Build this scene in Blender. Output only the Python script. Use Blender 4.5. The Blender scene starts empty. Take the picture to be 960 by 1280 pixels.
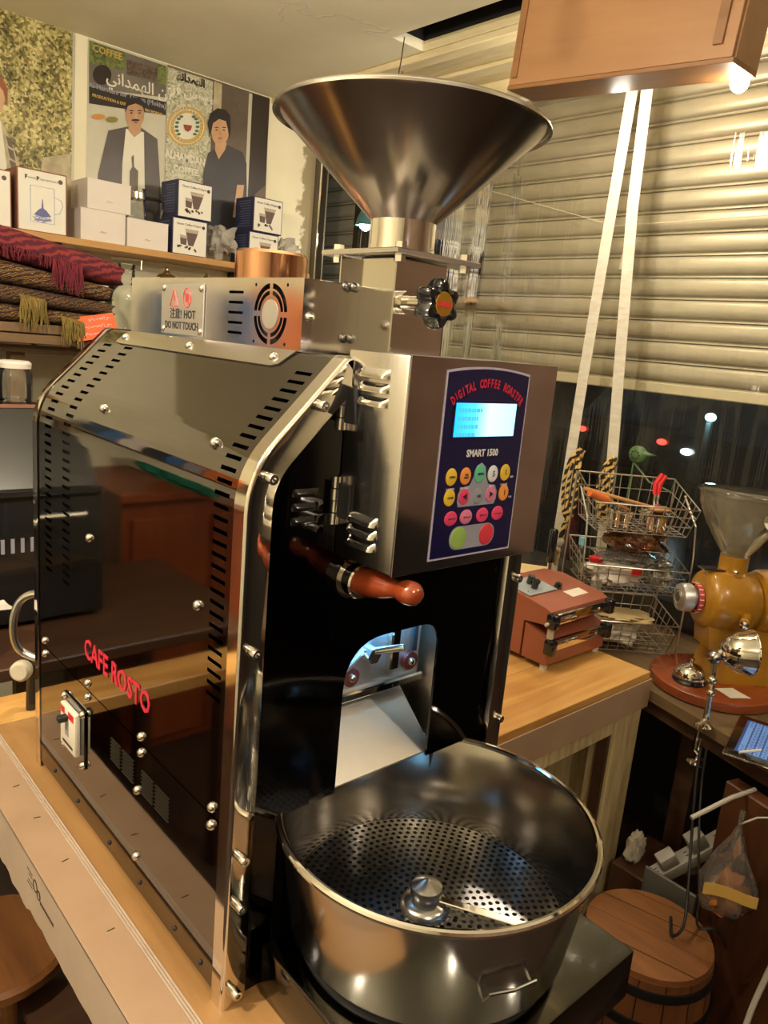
import bpy, bmesh, math, random
from mathutils import Vector, Matrix
random.seed(7)
PI = math.pi
SC = bpy.context.scene
COL = SC.collection
TZ = 0.75                     # height of the roaster table: everything is authored from the table top and lifted at the end

# ------------------------------------------------------------------ camera
cd = bpy.data.cameras.new('camera')
cam = bpy.data.objects.new('camera', cd)
COL.objects.link(cam)
_R = ((0.7456863, -0.6604215, 0.0882911), (-0.0799503, -0.2202400, -0.9721637), (0.6614831, 0.7178703, -0.2170308))
_r, _d, _f = (Vector(v) for v in _R)
_m = Matrix((_r, -_d, -_f)).transposed().to_4x4()
_m.translation = Vector((-0.38997, -0.63447, 0.75430 + TZ))
cam.matrix_world = _m
cd.sensor_fit = 'HORIZONTAL'
cd.sensor_width = 36.0
cd.lens = 954.5 * 36.0 / 960.0
cd.clip_start = 0.02
SC.camera = cam

# ------------------------------------------------------------------ view, world
SC.view_settings.view_transform = 'Standard'
SC.view_settings.look = 'None'
SC.view_settings.exposure = 0.0
SC.view_settings.gamma = 1.0
SC.view_settings.use_curve_mapping = False
W_ = bpy.data.worlds.new('night_sky')
SC.world = W_
W_.use_nodes = True
W_.node_tree.nodes['Background'].inputs[0].default_value = (0.010, 0.032, 0.050, 1)
W_.node_tree.nodes['Background'].inputs[1].default_value = 1.3

WARM = (1.0, 0.895, 0.73)
BULBS = [  # position, watts, radius, cord length
    ((1.46, 0.62, 1.48), 14.0, 0.035),
    ((-0.85, 0.25, 1.36), 80.0, 0.035),
    ((-0.35, -1.35, 1.38), 36.0, 0.035),
    ((0.95, -1.10, 1.40), 13.0, 0.035),
    ((0.42, 0.50, 1.44), 30.0, 0.035),  # added above the frame to brighten ceiling and hopper
]

# ------------------------------------------------------------------ materials
def _new(name):
    m = bpy.data.materials.new(name); m.use_nodes = True
    nt = m.node_tree
    return m, nt, nt.nodes['Principled BSDF']
def _n(nt, t, **kw):
    n = nt.nodes.new(t)
    for k, v in kw.items():
        if k.startswith('i_'):
            key = k[2:]
            n.inputs[int(key) if key.isdigit() else key.replace('_', ' ')].default_value = v
        else: setattr(n, k, v)
    return n
def _c(c): return (c[0], c[1], c[2], 1.0)
def srgb(r, g, b):
    f = lambda v: (v/255/12.92) if v <= 10 else ((v/255+0.055)/1.055)**2.4
    return (f(r), f(g), f(b))
def _coord(nt, scale=(1,1,1), rot=(0,0,0)):
    tc = _n(nt, 'ShaderNodeTexCoord'); mp = _n(nt, 'ShaderNodeMapping')
    mp.inputs['Scale'].default_value = scale; mp.inputs['Rotation'].default_value = rot
    nt.links.new(tc.outputs['Object'], mp.inputs['Vector'])
    return mp.outputs['Vector']
def _ramp(nt, fac, stops):
    r = _n(nt, 'ShaderNodeValToRGB')
    e = r.color_ramp.elements
    while len(e) < len(stops): e.new(0.5)
    for i, (p, c) in enumerate(stops): e[i].position = p; e[i].color = _c(c)
    nt.links.new(fac, r.inputs['Fac'])
    return r.outputs['Color']
def _bump(nt, b, h, strength, dist=0.002):
    bp = _n(nt, 'ShaderNodeBump'); bp.inputs['Strength'].default_value = strength; bp.inputs['Distance'].default_value = dist
    nt.links.new(h, bp.inputs['Height']); nt.links.new(bp.outputs['Normal'], b.inputs['Normal'])

def paint(name, c, rough=0.5, c2=None, scale=8.0, bump=0.0, bscale=60.0, metal=0.0, coat=0.0, spec=0.5, stretch=(1,1,1), sub=0.0):
    m, nt, b = _new(name)
    b.inputs['Base Color'].default_value = _c(c); b.inputs['Roughness'].default_value = rough
    b.inputs['Metallic'].default_value = metal; b.inputs['Coat Weight'].default_value = coat
    b.inputs['Specular IOR Level'].default_value = spec
    v = _coord(nt, stretch)
    if c2 is None: c2 = tuple(x*0.9 for x in c)
    nz = _n(nt, 'ShaderNodeTexNoise', i_Scale=scale, i_Detail=5.0, i_Roughness=0.6)
    nt.links.new(v, nz.inputs['Vector'])
    nt.links.new(_ramp(nt, nz.outputs['Fac'], [(0.32, c2), (0.68, c)]), b.inputs['Base Color'])
    if bump:
        n2 = _n(nt, 'ShaderNodeTexNoise', i_Scale=bscale, i_Detail=4.0)
        nt.links.new(v, n2.inputs['Vector'])
        _bump(nt, b, n2.outputs['Fac'], bump)
    return m
def steel(name, c=(0.62, 0.60, 0.57), rough=0.14, brush=None, amount=0.06, wav=0.0):
    m, nt, b = _new(name)
    b.inputs['Base Color'].default_value = _c(c); b.inputs['Metallic'].default_value = 1.0
    sc = {None: (30, 30, 30), 'x': (4, 260, 260), 'y': (260, 4, 260), 'z': (260, 260, 4)}[brush]
    v = _coord(nt, sc)
    nz = _n(nt, 'ShaderNodeTexNoise', i_Scale=1.0, i_Detail=3.0); nt.links.new(v, nz.inputs['Vector'])
    mr = _n(nt, 'ShaderNodeMapRange', i_3=max(0.01, rough-amount), i_4=rough+amount)
    nt.links.new(nz.outputs['Fac'], mr.inputs[0]); nt.links.new(mr.outputs[0], b.inputs['Roughness'])
    if wav:
        v2 = _coord(nt, (9, 9, 9)); n2 = _n(nt, 'ShaderNodeTexNoise', i_Scale=1.0, i_Detail=1.0); nt.links.new(v2, n2.inputs['Vector'])
        _bump(nt, b, n2.outputs['Fac'], wav, 0.01)
    return m
def wood(name, c1, c2, grain='x', rough=0.45, scale=1.0, bump=0.08, knots=0.0, coat=0.0):
    m, nt, b = _new(name)
    s = {'x': (1.6, 22, 22), 'y': (22, 1.6, 22), 'z': (22, 22, 1.6)}[grain]
    v = _coord(nt, tuple(k*scale for k in s))
    nz = _n(nt, 'ShaderNodeTexNoise', i_Scale=1.0, i_Detail=6.0, i_Roughness=0.6, i_Distortion=0.8); nt.links.new(v, nz.inputs['Vector'])
    v3 = _coord(nt, tuple(1.2*scale for k in s)); n3 = _n(nt, 'ShaderNodeTexNoise', i_Scale=2.0, i_Detail=3.0); nt.links.new(v3, n3.inputs['Vector'])
    ma = _n(nt, 'ShaderNodeMath', operation='MULTIPLY_ADD'); ma.inputs[1].default_value = 0.55
    nt.links.new(n3.outputs['Fac'], ma.inputs[0]); 
    m2 = _n(nt, 'ShaderNodeMath', operation='MULTIPLY'); m2.inputs[1].default_value = 0.5
    nt.links.new(nz.outputs['Fac'], m2.inputs[0]); nt.links.new(m2.outputs[0], ma.inputs[2])
    mid = tuple((a+d)/2 for a, d in zip(c1, c2))
    nt.links.new(_ramp(nt, ma.outputs[0], [(0.36, c2), (0.5, mid), (0.66, c1)]), b.inputs['Base Color'])
    b.inputs['Roughness'].default_value = rough; b.inputs['Coat Weight'].default_value = coat
    b.inputs['Coat Roughness'].default_value = 0.15
    if bump: _bump(nt, b, nz.outputs['Fac'], bump)
    return m
def emit(name, c, s):
    m = bpy.data.materials.new(name); m.use_nodes = True; nt = m.node_tree
    b = nt.nodes['Principled BSDF']; b.inputs['Base Color'].default_value = _c(c)
    b.inputs['Emission Color'].default_value = _c(c); b.inputs['Emission Strength'].default_value = s
    return m
def film(name, tint=(0.96, 0.96, 0.94), rough=0.05, ior=1.45, haze=0.0, hz=(0.8, 0.78, 0.7), gain=1.0, streak=0.0):
    """thin clear sheet: fresnel mix of a clear pass-through and a glossy skin, with a little milky haze"""
    m = bpy.data.materials.new(name); m.use_nodes = True; nt = m.node_tree; nt.nodes.clear()
    out = _n(nt, 'ShaderNodeOutputMaterial'); tr = _n(nt, 'ShaderNodeBsdfTransparent'); gl = _n(nt, 'ShaderNodeBsdfGlossy')
    tr.inputs['Color'].default_value = _c(tint); gl.inputs['Roughness'].default_value = rough
    fr = _n(nt, 'ShaderNodeFresnel', i_IOR=ior); mx = _n(nt, 'ShaderNodeMixShader')
    mu = _n(nt, 'ShaderNodeMath', operation='MULTIPLY', use_clamp=True); mu.inputs[1].default_value = gain
    if streak:
        v = _coord(nt, (70, 70, 1.6)); nz = _n(nt, 'ShaderNodeTexNoise', i_Scale=1.0, i_Detail=2.0); nt.links.new(v, nz.inputs['Vector'])
        bp = _n(nt, 'ShaderNodeBump'); bp.inputs['Strength'].default_value = streak; bp.inputs['Distance'].default_value = 0.004
        nt.links.new(nz.outputs['Fac'], bp.inputs['Height']); nt.links.new(bp.outputs['Normal'], gl.inputs['Normal'])
    nt.links.new(fr.outputs[0], mu.inputs[0]); nt.links.new(mu.outputs[0], mx.inputs[0])
    src = tr
    if haze:
        df = _n(nt, 'ShaderNodeBsdfDiffuse'); df.inputs['Color'].default_value = _c(hz)
        mh = _n(nt, 'ShaderNodeMixShader'); mh.inputs[0].default_value = haze
        nt.links.new(tr.outputs[0], mh.inputs[1]); nt.links.new(df.outputs[0], mh.inputs[2]); src = mh
    nt.links.new(src.outputs[0], mx.inputs[1]); nt.links.new(gl.outputs[0], mx.inputs[2]); nt.links.new(mx.outputs[0], out.inputs['Surface'])
    return m

# ------------------------------------------------------------------ mesh helpers
class G:
    def __init__(s): s.bm = bmesh.new()
    def _xf(s, vs, M):
        if M is not None: bmesh.ops.transform(s.bm, matrix=M, verts=vs)
    def box(s, x0, x1, y0, y1, z0, z1, bev=0.0, seg=1, M=None):
        co = [(x, y, z) for x in (x0, x1) for y in (y0, y1) for z in (z0, z1)]
        v = [s.bm.verts.new(c) for c in co]
        fs = [s.bm.faces.new([v[i] for i in q]) for q in ((0,1,3,2),(4,6,7,5),(0,4,5,1),(2,3,7,6),(0,2,6,4),(1,5,7,3))]
        if bev:
            ed = list({e for f in fs for e in f.edges})
            r = bmesh.ops.bevel(s.bm, geom=ed, offset=bev, segments=seg, affect='EDGES', profile=0.5)
            v = list({w for w in v if w.is_valid} | set(r['verts']))
        s._xf(v, M); return s
    def ring(s, pts): return [s.bm.verts.new(p) for p in pts]
    def bridge(s, a, b, closed=True):
        n = len(a)
        for i in range(n if closed else n-1):
            j = (i+1) % n
            try: s.bm.faces.new((a[i], a[j], b[j], b[i]))
            except ValueError: pass
    def cap(s, r):
        try: s.bm.faces.new(r)
        except ValueError: pass
    def cyl(s, p0, p1, r0, r1=None, n=16, caps=True):
        if r1 is None: r1 = r0
        p0, p1 = Vector(p0), Vector(p1); q = (p1-p0).to_track_quat('Z', 'Y').to_matrix()
        rs = []
        for p, r in ((p0, r0), (p1, r1)):
            rs.append(s.ring([p + q @ Vector((r*math.cos(2*PI*i/n), r*math.sin(2*PI*i/n), 0)) for i in range(n)]))
        s.bridge(*rs)
        if caps: s.cap(rs[0][::-1]); s.cap(rs[1])
        return s
    def lathe(s, prof, o=(0,0,0), axis=(0,0,1), n=24, closed=False, a0=0.0, a1=2*PI):
        o = Vector(o); q = Vector(axis).to_track_quat('Z', 'Y').to_matrix()
        full = abs(a1-a0-2*PI) < 1e-6
        k = n if full else n+1
        rs = []
        for r, h in prof:
            if r < 1e-6: rs.append([s.bm.verts.new(o + q @ Vector((0, 0, h)))]*k)
            else: rs.append(s.ring([o + q @ Vector((r*math.cos(a0+(a1-a0)*i/n), r*math.sin(a0+(a1-a0)*i/n), h)) for i in range(k)]))
        if closed: rs.append(rs[0])
        for a, b in zip(rs, rs[1:]):
            for i in range(k if full else k-1):
                j = (i+1) % k
                q4 = []
                for w in (a[i], a[j], b[j], b[i]):
                    if w not in q4: q4.append(w)
                if len(q4) > 2:
                    try: s.bm.faces.new(q4)
                    except ValueError: pass
        return s
    def tube(s, pts, r, n=8, closed=False, caps=True):
        P = [Vector(p) for p in pts]; m = len(P)
        rr = r if isinstance(r, (list, tuple)) else [r]*m
        prev = None; rings = []
        for i, p in enumerate(P):
            t = (P[(i+1) % m]-P[i-1]) if closed else (P[min(i+1, m-1)]-P[max(i-1, 0)])
            t.normalize()
            if prev is None:
                u = t.orthogonal().normalized()
            else:
                u = prev - t*prev.dot(t)
                if u.length < 1e-6: u = t.orthogonal()
                u.normalize()
            prev = u; w = t.cross(u)
            rings.append(s.ring([p + (u*math.cos(2*PI*k/n) + w*math.sin(2*PI*k/n))*rr[i] for k in range(n)]))
        for a, b in zip(rings, rings[1:] + ([rings[0]] if closed else [])): s.bridge(a, b)
        if caps and not closed: s.cap(rings[0][::-1]); s.cap(rings[-1])
        return s
    def prism(s, poly, a, b, pl='xz'):
        mk = {'xz': lambda u, v, t: (u, t, v), 'yz': lambda u, v, t: (t, u, v), 'xy': lambda u, v, t: (u, v, t)}[pl]
        A = s.ring([mk(u, v, a) for u, v in poly]); B = s.ring([mk(u, v, b) for u, v in poly])
        s.bridge(A, B); s.cap(A[::-1]); s.cap(B); return s
    def ball(s, c, r, sx=1, sy=1, sz=1, u=16, v=10):
        M = Matrix.Translation(c) @ Matrix.Diagonal((r*sx, r*sy, r*sz, 1))
        bmesh.ops.create_uvsphere(s.bm, u_segments=u, v_segments=v, radius=1.0, matrix=M); return s
    def grid(s, fn, nu, nv):
        vs = [[s.bm.verts.new(fn(i/nu, j/nv)) for j in range(nv+1)] for i in range(nu+1)]
        for i in range(nu):
            for j in range(nv): s.bm.faces.new((vs[i][j], vs[i+1][j], vs[i+1][j+1], vs[i][j+1]))
        return s
    def xf(s, M): bmesh.ops.transform(s.bm, matrix=M, verts=s.bm.verts[:]); return s

MATS = {}
def obj(name, g, mat, parent=None, sharp=35, solid=0.0, loc=None, offset=-1.0):
    if isinstance(g, G):
        me = bpy.data.meshes.new(name)
        bmesh.ops.recalc_face_normals(g.bm, faces=g.bm.faces[:])
        g.bm.to_mesh(me); g.bm.free()
    else: me = g
    if not me.materials: me.materials.append(MATS[mat] if isinstance(mat, str) else mat)
    me.polygons.foreach_set('use_smooth', [True]*len(me.polygons))
    me.set_sharp_from_angle(angle=math.radians(sharp))
    o = bpy.data.objects.new(name, me); COL.objects.link(o)
    if parent is not None: o.parent = parent
    if loc is not None: o.location = loc
    if solid:
        md = o.modifiers.new('thickness', 'SOLIDIFY'); md.thickness = solid; md.offset = offset
        bpy.context.view_layer.update()
        new = bpy.data.meshes.new_from_object(o.evaluated_get(bpy.context.evaluated_depsgraph_get()))
        o.modifiers.clear(); o.data = new; bpy.data.meshes.remove(me)
        new.polygons.foreach_set('use_smooth', [True]*len(new.polygons)); new.set_sharp_from_angle(angle=math.radians(sharp))
    return o
def tag(o, label, cat, group=None):
    o['label'] = label; o['category'] = cat
    if group: o['group'] = group
    return o
def struct(o, label=None):
    o['kind'] = 'structure'
    if label: o['label'] = label
    return o
def thing(name, label, cat, loc=(0,0,0), rz=0.0, group=None):
    o = bpy.data.objects.new(name, None); COL.objects.link(o)
    o.empty_display_size = 0.05; o.location = loc; o.rotation_euler = (0, 0, rz)
    return tag(o, label, cat, group)
def dup(root, loc, rz=None, label=None):
    r = root.copy(); COL.objects.link(r); r.location = loc
    if rz is not None: r.rotation_euler = (0, 0, rz)
    if label: r['label'] = label
    for ch in root.children:
        c = ch.copy(); COL.objects.link(c); c.parent = r
        for gr in ch.children:
            d = gr.copy(); COL.objects.link(d); d.parent = c
    return r
def inst(o, loc, parent=None):
    c = o.copy(); COL.objects.link(c); c.location = loc
    if parent is not None: c.parent = parent
    return c
def text_mesh(body, size, ext=0.0, bold=0.0, align='CENTER', sx=1.0, shear=0.0):
    cu = bpy.data.curves.new('lettering', 'FONT'); cu.body = body; cu.size = size
    cu.align_x = align; cu.align_y = 'CENTER'; cu.extrude = ext; cu.offset = bold; cu.shear = shear
    cu.resolution_u = 2
    o = bpy.data.objects.new('lettering', cu); COL.objects.link(o)
    bpy.context.view_layer.update()
    me = bpy.data.meshes.new_from_object(o.evaluated_get(bpy.context.evaluated_depsgraph_get()))
    bpy.data.objects.remove(o); bpy.data.curves.remove(cu)
    if sx != 1.0: me.transform(Matrix.Diagonal((sx, 1, 1, 1)))
    return me
def frame(o, right, up):
    r = Vector(right).normalized(); u = Vector(up).normalized(); n = r.cross(u)
    M = Matrix((r, u, n)).transposed().to_4x4(); M.translation = Vector(o)
    return M
def lettering(body, size, mat, parent, o, right, up, ext=0.0004, bold=0.0, align='CENTER', sx=1.0, name='lettering', shear=0.0):
    me = text_mesh(body, size, ext, bold, align, sx, shear)
    me.transform(frame(o, right, up)); me.materials.clear()
    return obj(name, me, mat, parent)
def rounded(poly, radii, seg=6):
    """open polyline with rounded corners (2-D)"""
    out = [poly[0]]
    for i in range(1, len(poly)-1):
        p = Vector(poly[i]); a = (Vector(poly[i-1])-p); b = (Vector(poly[i+1])-p)
        r = radii[i]
        if r <= 0: out.append(tuple(p)); continue
        ang = a.angle(b); t = min(r/math.tan(ang/2), a.length*0.49, b.length*0.49)
        a.normalize(); b.normalize()
        s0, s1 = p+a*t, p+b*t
        for k in range(seg+1):
            u = k/seg
            q = s0*(1-u)**2 + p*2*u*(1-u) + s1*u*u
            out.append((q.x, q.y))
    out.append(poly[-1]); return out
def curve(pts, k=6):
    """smooth path through the points"""
    P = [Vector(p) for p in pts]; out = []
    for i in range(len(P)-1):
        a, b, c, d = P[max(i-1, 0)], P[i], P[i+1], P[min(i+2, len(P)-1)]
        for j in range(k):
            t = j/k
            out.append(0.5*((2*b)+(c-a)*t+(2*a-5*b+4*c-d)*t*t+(3*b-a-3*c+d)*t**3))
    return out+[P[-1]]
def scribble(g, x0, x1, z, h, y, n, r=0.0006):
    """an illegible handwritten line"""
    pts = []
    for i in range(n*4+1):
        u = i/(n*4); pts.append((x0+(x1-x0)*u+0.3*h*math.sin(i*1.9), y, z+h*0.5*math.sin(i*1.57+math.sin(i*0.7))*(0.6+0.4*math.sin(i*0.37))))
    g.tube(pts, r, 4); return g
def rrect(x0, x1, z0, z1, r, seg=5):
    out = []
    for cx, cz, a in ((x1-r, z1-r, 0), (x0+r, z1-r, PI/2), (x0+r, z0+r, PI), (x1-r, z0+r, 1.5*PI)):
        for k in range(seg+1):
            t = a + PI/2*k/seg; out.append((cx+r*math.cos(t), cz+r*math.sin(t)))
    return out
def boolean_cut(o, g):
    me = bpy.data.meshes.new('cutter'); bmesh.ops.recalc_face_normals(g.bm, faces=g.bm.faces[:]); g.bm.to_mesh(me); g.bm.free()
    c = bpy.data.objects.new('cutter', me); COL.objects.link(c)
    md = o.modifiers.new('cut', 'BOOLEAN'); md.object = c; md.operation = 'DIFFERENCE'; md.solver = 'EXACT'
    bpy.context.view_layer.update()
    new = bpy.data.meshes.new_from_object(o.evaluated_get(bpy.context.evaluated_depsgraph_get()))
    o.modifiers.clear(); old = o.data; o.data = new; bpy.data.meshes.remove(old)
    bpy.data.objects.remove(c); bpy.data.meshes.remove(me)
    new.polygons.foreach_set('use_smooth', [True]*len(new.polygons)); new.set_sharp_from_angle(angle=math.radians(30))
    return o
def dome(g, c, axis, r, h, n=12):
    """a round-head screw"""
    return g.lathe([(r, -h*0.1), (r, h*0.12), (r*0.88, h*0.5), (r*0.6, h*0.82), (0, h)], c, axis, n)
def capscrew(g, c, axis, r, h, n=14):
    """a socket-head cap screw with its recess"""
    return g.lathe([(r, 0), (r, h*0.9), (r*0.9, h), (r*0.5, h), (r*0.5, h*0.55), (0, h*0.5)], c, axis, n)

def lcd_mat():
    m, nt, b = _new('lcd_painted_glare')
    v = _coord(nt); sp = _n(nt, 'ShaderNodeSeparateXYZ'); nt.links.new(v, sp.inputs[0])
    mr = _n(nt, 'ShaderNodeMapRange', i_1=0.186, i_2=0.281); nt.links.new(sp.outputs['X'], mr.inputs[0])
    col = _ramp(nt, mr.outputs[0], [(0.0, (0.01, 0.40, 0.95)), (0.30, (0.06, 0.55, 1.0)), (0.55, (0.50, 0.85, 1.0)), (1.0, (0.40, 0.82, 1.0))])  # paler right half: overexposed glare put into the emission colours
    nt.links.new(col, b.inputs['Emission Color']); b.inputs['Emission Strength'].default_value = 1.9
    b.inputs['Base Color'].default_value = (0.01, 0.05, 0.12, 1)
    return m
MATS.update(
    black_steel=steel('black_mirror_steel', (0.19, 0.178, 0.17), 0.05, None, 0.015),
    black_panel=steel('black_front_steel', (0.045, 0.043, 0.046), 0.07, None, 0.02),
    chrome=steel('polished_trim', (0.80, 0.76, 0.70), 0.07, None, 0.02),
    steel=steel('stainless_sheet', (0.70, 0.67, 0.63), 0.12, None, 0.04, wav=0.05),
    brushed_z=steel('brushed_stainless', (0.66, 0.63, 0.60), 0.22, 'z', 0.07),
    brushed_y=steel('brushed_stainless_y', (0.66, 0.63, 0.60), 0.24, 'y', 0.07),
    hopper=steel('spun_stainless', (0.40, 0.36, 0.33), 0.20, None, 0.05),
    screw=steel('screw_steel', (0.75, 0.72, 0.68), 0.16, None, 0.03),
    plate=steel('perforated_steel', (0.27, 0.255, 0.245), 0.26, None, 0.06),
    alu=steel('label_aluminium', (0.70, 0.69, 0.67), 0.38, 'y', 0.06),
    matt_black=paint('matt_black', (0.012, 0.012, 0.013), 0.6),
    cavity=paint('cavity_shade_black', (0.006, 0.006, 0.006), 0.8),  # black stands in for the shade inside slots and holes
    knob_black=paint('black_bakelite', (0.010, 0.010, 0.012), 0.12, coat=0.5),
    gold=paint('gold_disc', srgb(190, 140, 50), 0.3, metal=0.7),
    pinkred=paint('red_lettering', srgb(206, 40, 64), 0.45),
    handle_wood=wood('turned_handle_wood', srgb(152, 66, 34), srgb(114, 44, 20), 'y', 0.18, 2.0, 0.02, coat=0.8),
    breaker=paint('breaker_white', srgb(222, 214, 196), 0.45),
    red=paint('signal_red', srgb(205, 50, 50), 0.4),
    keypad=paint('navy_keypad', srgb(16, 16, 62), 0.28, coat=0.3),
    keyline=paint('keypad_border', srgb(186, 176, 196), 0.4),
    k_grey=paint('key_grey', srgb(150, 148, 160), 0.4),
    k_yellow=paint('key_yellow', srgb(232, 190, 60), 0.4),
    k_orange=paint('key_orange', srgb(240, 150, 70), 0.4),
    k_teal=paint('key_teal', srgb(100, 185, 150), 0.4),
    k_pink=paint('key_pink', srgb(225, 70, 110), 0.4),
    k_pale=paint('key_pale_pink', srgb(214, 120, 150), 0.4),
    k_red=paint('key_red', srgb(214, 60, 75), 0.4),
    k_green=paint('key_green', srgb(150, 180, 90), 0.4),
    ink=paint('dark_ink', srgb(40, 36, 40), 0.6),
    white_ink=paint('white_ink', srgb(225, 222, 225), 0.5),
    lcd=lcd_mat(),
    lcd_text=emit('lcd_text', (0.05, 0.35, 0.85), 1.2),
    copper=steel('mirrored_brown_steel', (0.62, 0.33, 0.19), 0.12, None, 0.03),
    rubber=paint('brown_rubber', srgb(96, 40, 34), 0.35),
)
# ------------------------------------------------------------------ the room
def wall_paint():
    m, nt, b = _new('aged_cream_plaster')
    v = _coord(nt, (1, 1, 1))
    nz = _n(nt, 'ShaderNodeTexNoise', i_Scale=2.2, i_Detail=6.0, i_Roughness=0.6); nt.links.new(v, nz.inputs['Vector'])
    base = _ramp(nt, nz.outputs['Fac'], [(0.3, srgb(224, 215, 180)), (0.7, srgb(242, 234, 204))])
    # flaked band along the end of the wall
    sp = _n(nt, 'ShaderNodeSeparateXYZ'); nt.links.new(v, sp.inputs[0])
    n2 = _n(nt, 'ShaderNodeTexNoise', i_Scale=9.0, i_Detail=8.0, i_Roughness=0.65); nt.links.new(v, n2.inputs['Vector'])
    a = _n(nt, 'ShaderNodeMath', operation='MULTIPLY_ADD'); a.inputs[1].default_value = 0.22
    nt.links.new(n2.outputs['Fac'], a.inputs[0]); nt.links.new(sp.outputs['X'], a.inputs[2])
    st = _n(nt, 'ShaderNodeMapRange', i_1=1.685, i_2=1.70); nt.links.new(a.outputs[0], st.inputs[0])
    mx = _n(nt, 'ShaderNodeMix', data_type='RGBA'); nt.links.new(st.outputs[0], mx.inputs['Factor'])
    nt.links.new(base, mx.inputs['A']); mx.inputs['B'].default_value = _c(srgb(160, 146, 112))
    nt.links.new(mx.outputs['Result'], b.inputs['Base Color']); b.inputs['Roughness'].default_value = 0.75
    _bump(nt, b, n2.outputs['Fac'], 0.25, 0.004)
    return m
def ceiling_paint():
    m, nt, b = _new('crackled_ceiling_paint')
    v = _coord(nt, (1, 1, 1))
    nz = _n(nt, 'ShaderNodeTexNoise', i_Scale=1.7, i_Detail=5.0, i_Roughness=0.6); nt.links.new(v, nz.inputs['Vector'])
    base = _ramp(nt, nz.outputs['Fac'], [(0.3, srgb(222, 214, 184)), (0.7, srgb(240, 233, 206))])
    vo = _n(nt, 'ShaderNodeTexVoronoi', feature='DISTANCE_TO_EDGE'); vo.inputs['Scale'].default_value = 3.4
    v2 = _coord(nt, (1, 1, 1)); n2 = _n(nt, 'ShaderNodeTexNoise', i_Scale=4.0, i_Detail=3.0); nt.links.new(v2, n2.inputs['Vector'])
    ad = _n(nt, 'ShaderNodeMix', data_type='RGBA'); ad.inputs['Factor'].default_value = 0.35
    nt.links.new(v2, ad.inputs['A']); nt.links.new(n2.outputs['Color'], ad.inputs['B']); nt.links.new(ad.outputs['Result'], vo.inputs['Vector'])
    st = _n(nt, 'ShaderNodeMapRange', i_1=0.0, i_2=0.012, i_3=0.85, i_4=0.0); nt.links.new(vo.outputs['Distance'], st.inputs[0])
    n4 = _n(nt, 'ShaderNodeTexNoise', i_Scale=2.6, i_Detail=2.0); nt.links.new(v2, n4.inputs['Vector'])
    gt = _n(nt, 'ShaderNodeMapRange', i_1=0.50, i_2=0.58); nt.links.new(n4.outputs['Fac'], gt.inputs[0])
    mu = _n(nt, 'ShaderNodeMath', operation='MULTIPLY'); nt.links.new(st.outputs[0], mu.inputs[0]); nt.links.new(gt.outputs[0], mu.inputs[1])
    mx = _n(nt, 'ShaderNodeMix', data_type='RGBA'); nt.links.new(mu.outputs[0], mx.inputs['Factor'])
    nt.links.new(base, mx.inputs['A']); mx.inputs['B'].default_value = _c(srgb(228, 222, 200))
    nt.links.new(mx.outputs['Result'], b.inputs['Base Color']); b.inputs['Roughness'].default_value = 0.7
    _bump(nt, b, mu.outputs[0], 0.3, 0.004)
    return m
MATS.update(
    wallpaint=wall_paint(), ceilpaint=ceiling_paint(),
    cream_wood=paint('cream_painted_beam', srgb(226, 212, 170), 0.6, srgb(205, 188, 142), 6.0, 0.2, 40, stretch=(6, 1, 6)),
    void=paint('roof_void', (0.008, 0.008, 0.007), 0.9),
    floorwood=wood('dark_floor', srgb(62, 42, 30), srgb(34, 22, 16), 'y', 0.55, 0.6),
    darkwall=paint('dark_brown_wall', srgb(142, 116, 96), 0.7, srgb(110, 86, 70)),
    shutter=paint('galvanised_slat', srgb(178, 168, 142), 0.42, srgb(140, 131, 108), 5.0, 0.05, 30, metal=0.35, stretch=(1, 0.3, 2)),
    railm=paint('grey_rail', srgb(120, 112, 96), 0.45, metal=0.4),
    sill=paint('dark_lower_wall', srgb(38, 32, 28), 0.8),
)
FZ = -TZ; CZ = 1.656
struct(obj('floor', G().box(-1.95, 1.95, -2.65, 2.6, FZ-0.05, FZ), 'floorwood'))
g = G().box(-1.95, 1.65, 2.2, 2.5, FZ, CZ+0.2)
struct(obj('wall_back', g, 'wallpaint'))
struct(obj('wall_left', G().box(-2.05, -1.95, -2.65, 2.5, FZ, CZ+0.2), 'wallpaint'))
struct(obj('wall_front', G().box(-1.95, 1.95, -2.75, -2.65, FZ, CZ+0.2), 'darkwall'))
struct(obj('added_dark_panel', G().box(-1.95, 1.90, -2.65, -2.60, FZ, 0.50), 'sill'))  # unseen dark panel, added so the pan mirrors something dark
struct(obj('wall_right', G().box(1.90, 2.0, -2.65, 2.9, FZ, 0.02), 'sill'))
struct(obj('wall_street', G().box(1.90, 2.0, -2.65, -0.9, 0.02, CZ+0.2), 'darkwall'))
ceil = G()
ceil.prism([(-1.95, -2.65), (1.28, -2.65), (1.28, 1.336), (1.415, 1.336), (1.415, 2.5), (-1.95, 2.5)], CZ, CZ+0.03, 'xy')
struct(obj('ceiling', ceil, 'ceilpaint'))
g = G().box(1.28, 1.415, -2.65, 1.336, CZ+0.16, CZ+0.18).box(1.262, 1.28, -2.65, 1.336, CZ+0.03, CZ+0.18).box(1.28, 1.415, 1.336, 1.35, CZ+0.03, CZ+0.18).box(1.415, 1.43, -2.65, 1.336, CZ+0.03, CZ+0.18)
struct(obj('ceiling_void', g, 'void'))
struct(obj('ceiling_strip', G().box(1.415, 1.98, -2.65, 2.9, CZ, CZ+0.03), 'cream_wood'))
struct(obj('trim_1', G().box(1.416, 1.47, -2.6, 2.45, CZ-0.022, CZ, 0.003), 'cream_wood'))
struct(obj('trim_2', G().box(1.60, 1.66, -2.6, 2.45, CZ-0.014, CZ, 0.003), 'cream_wood'))
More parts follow.
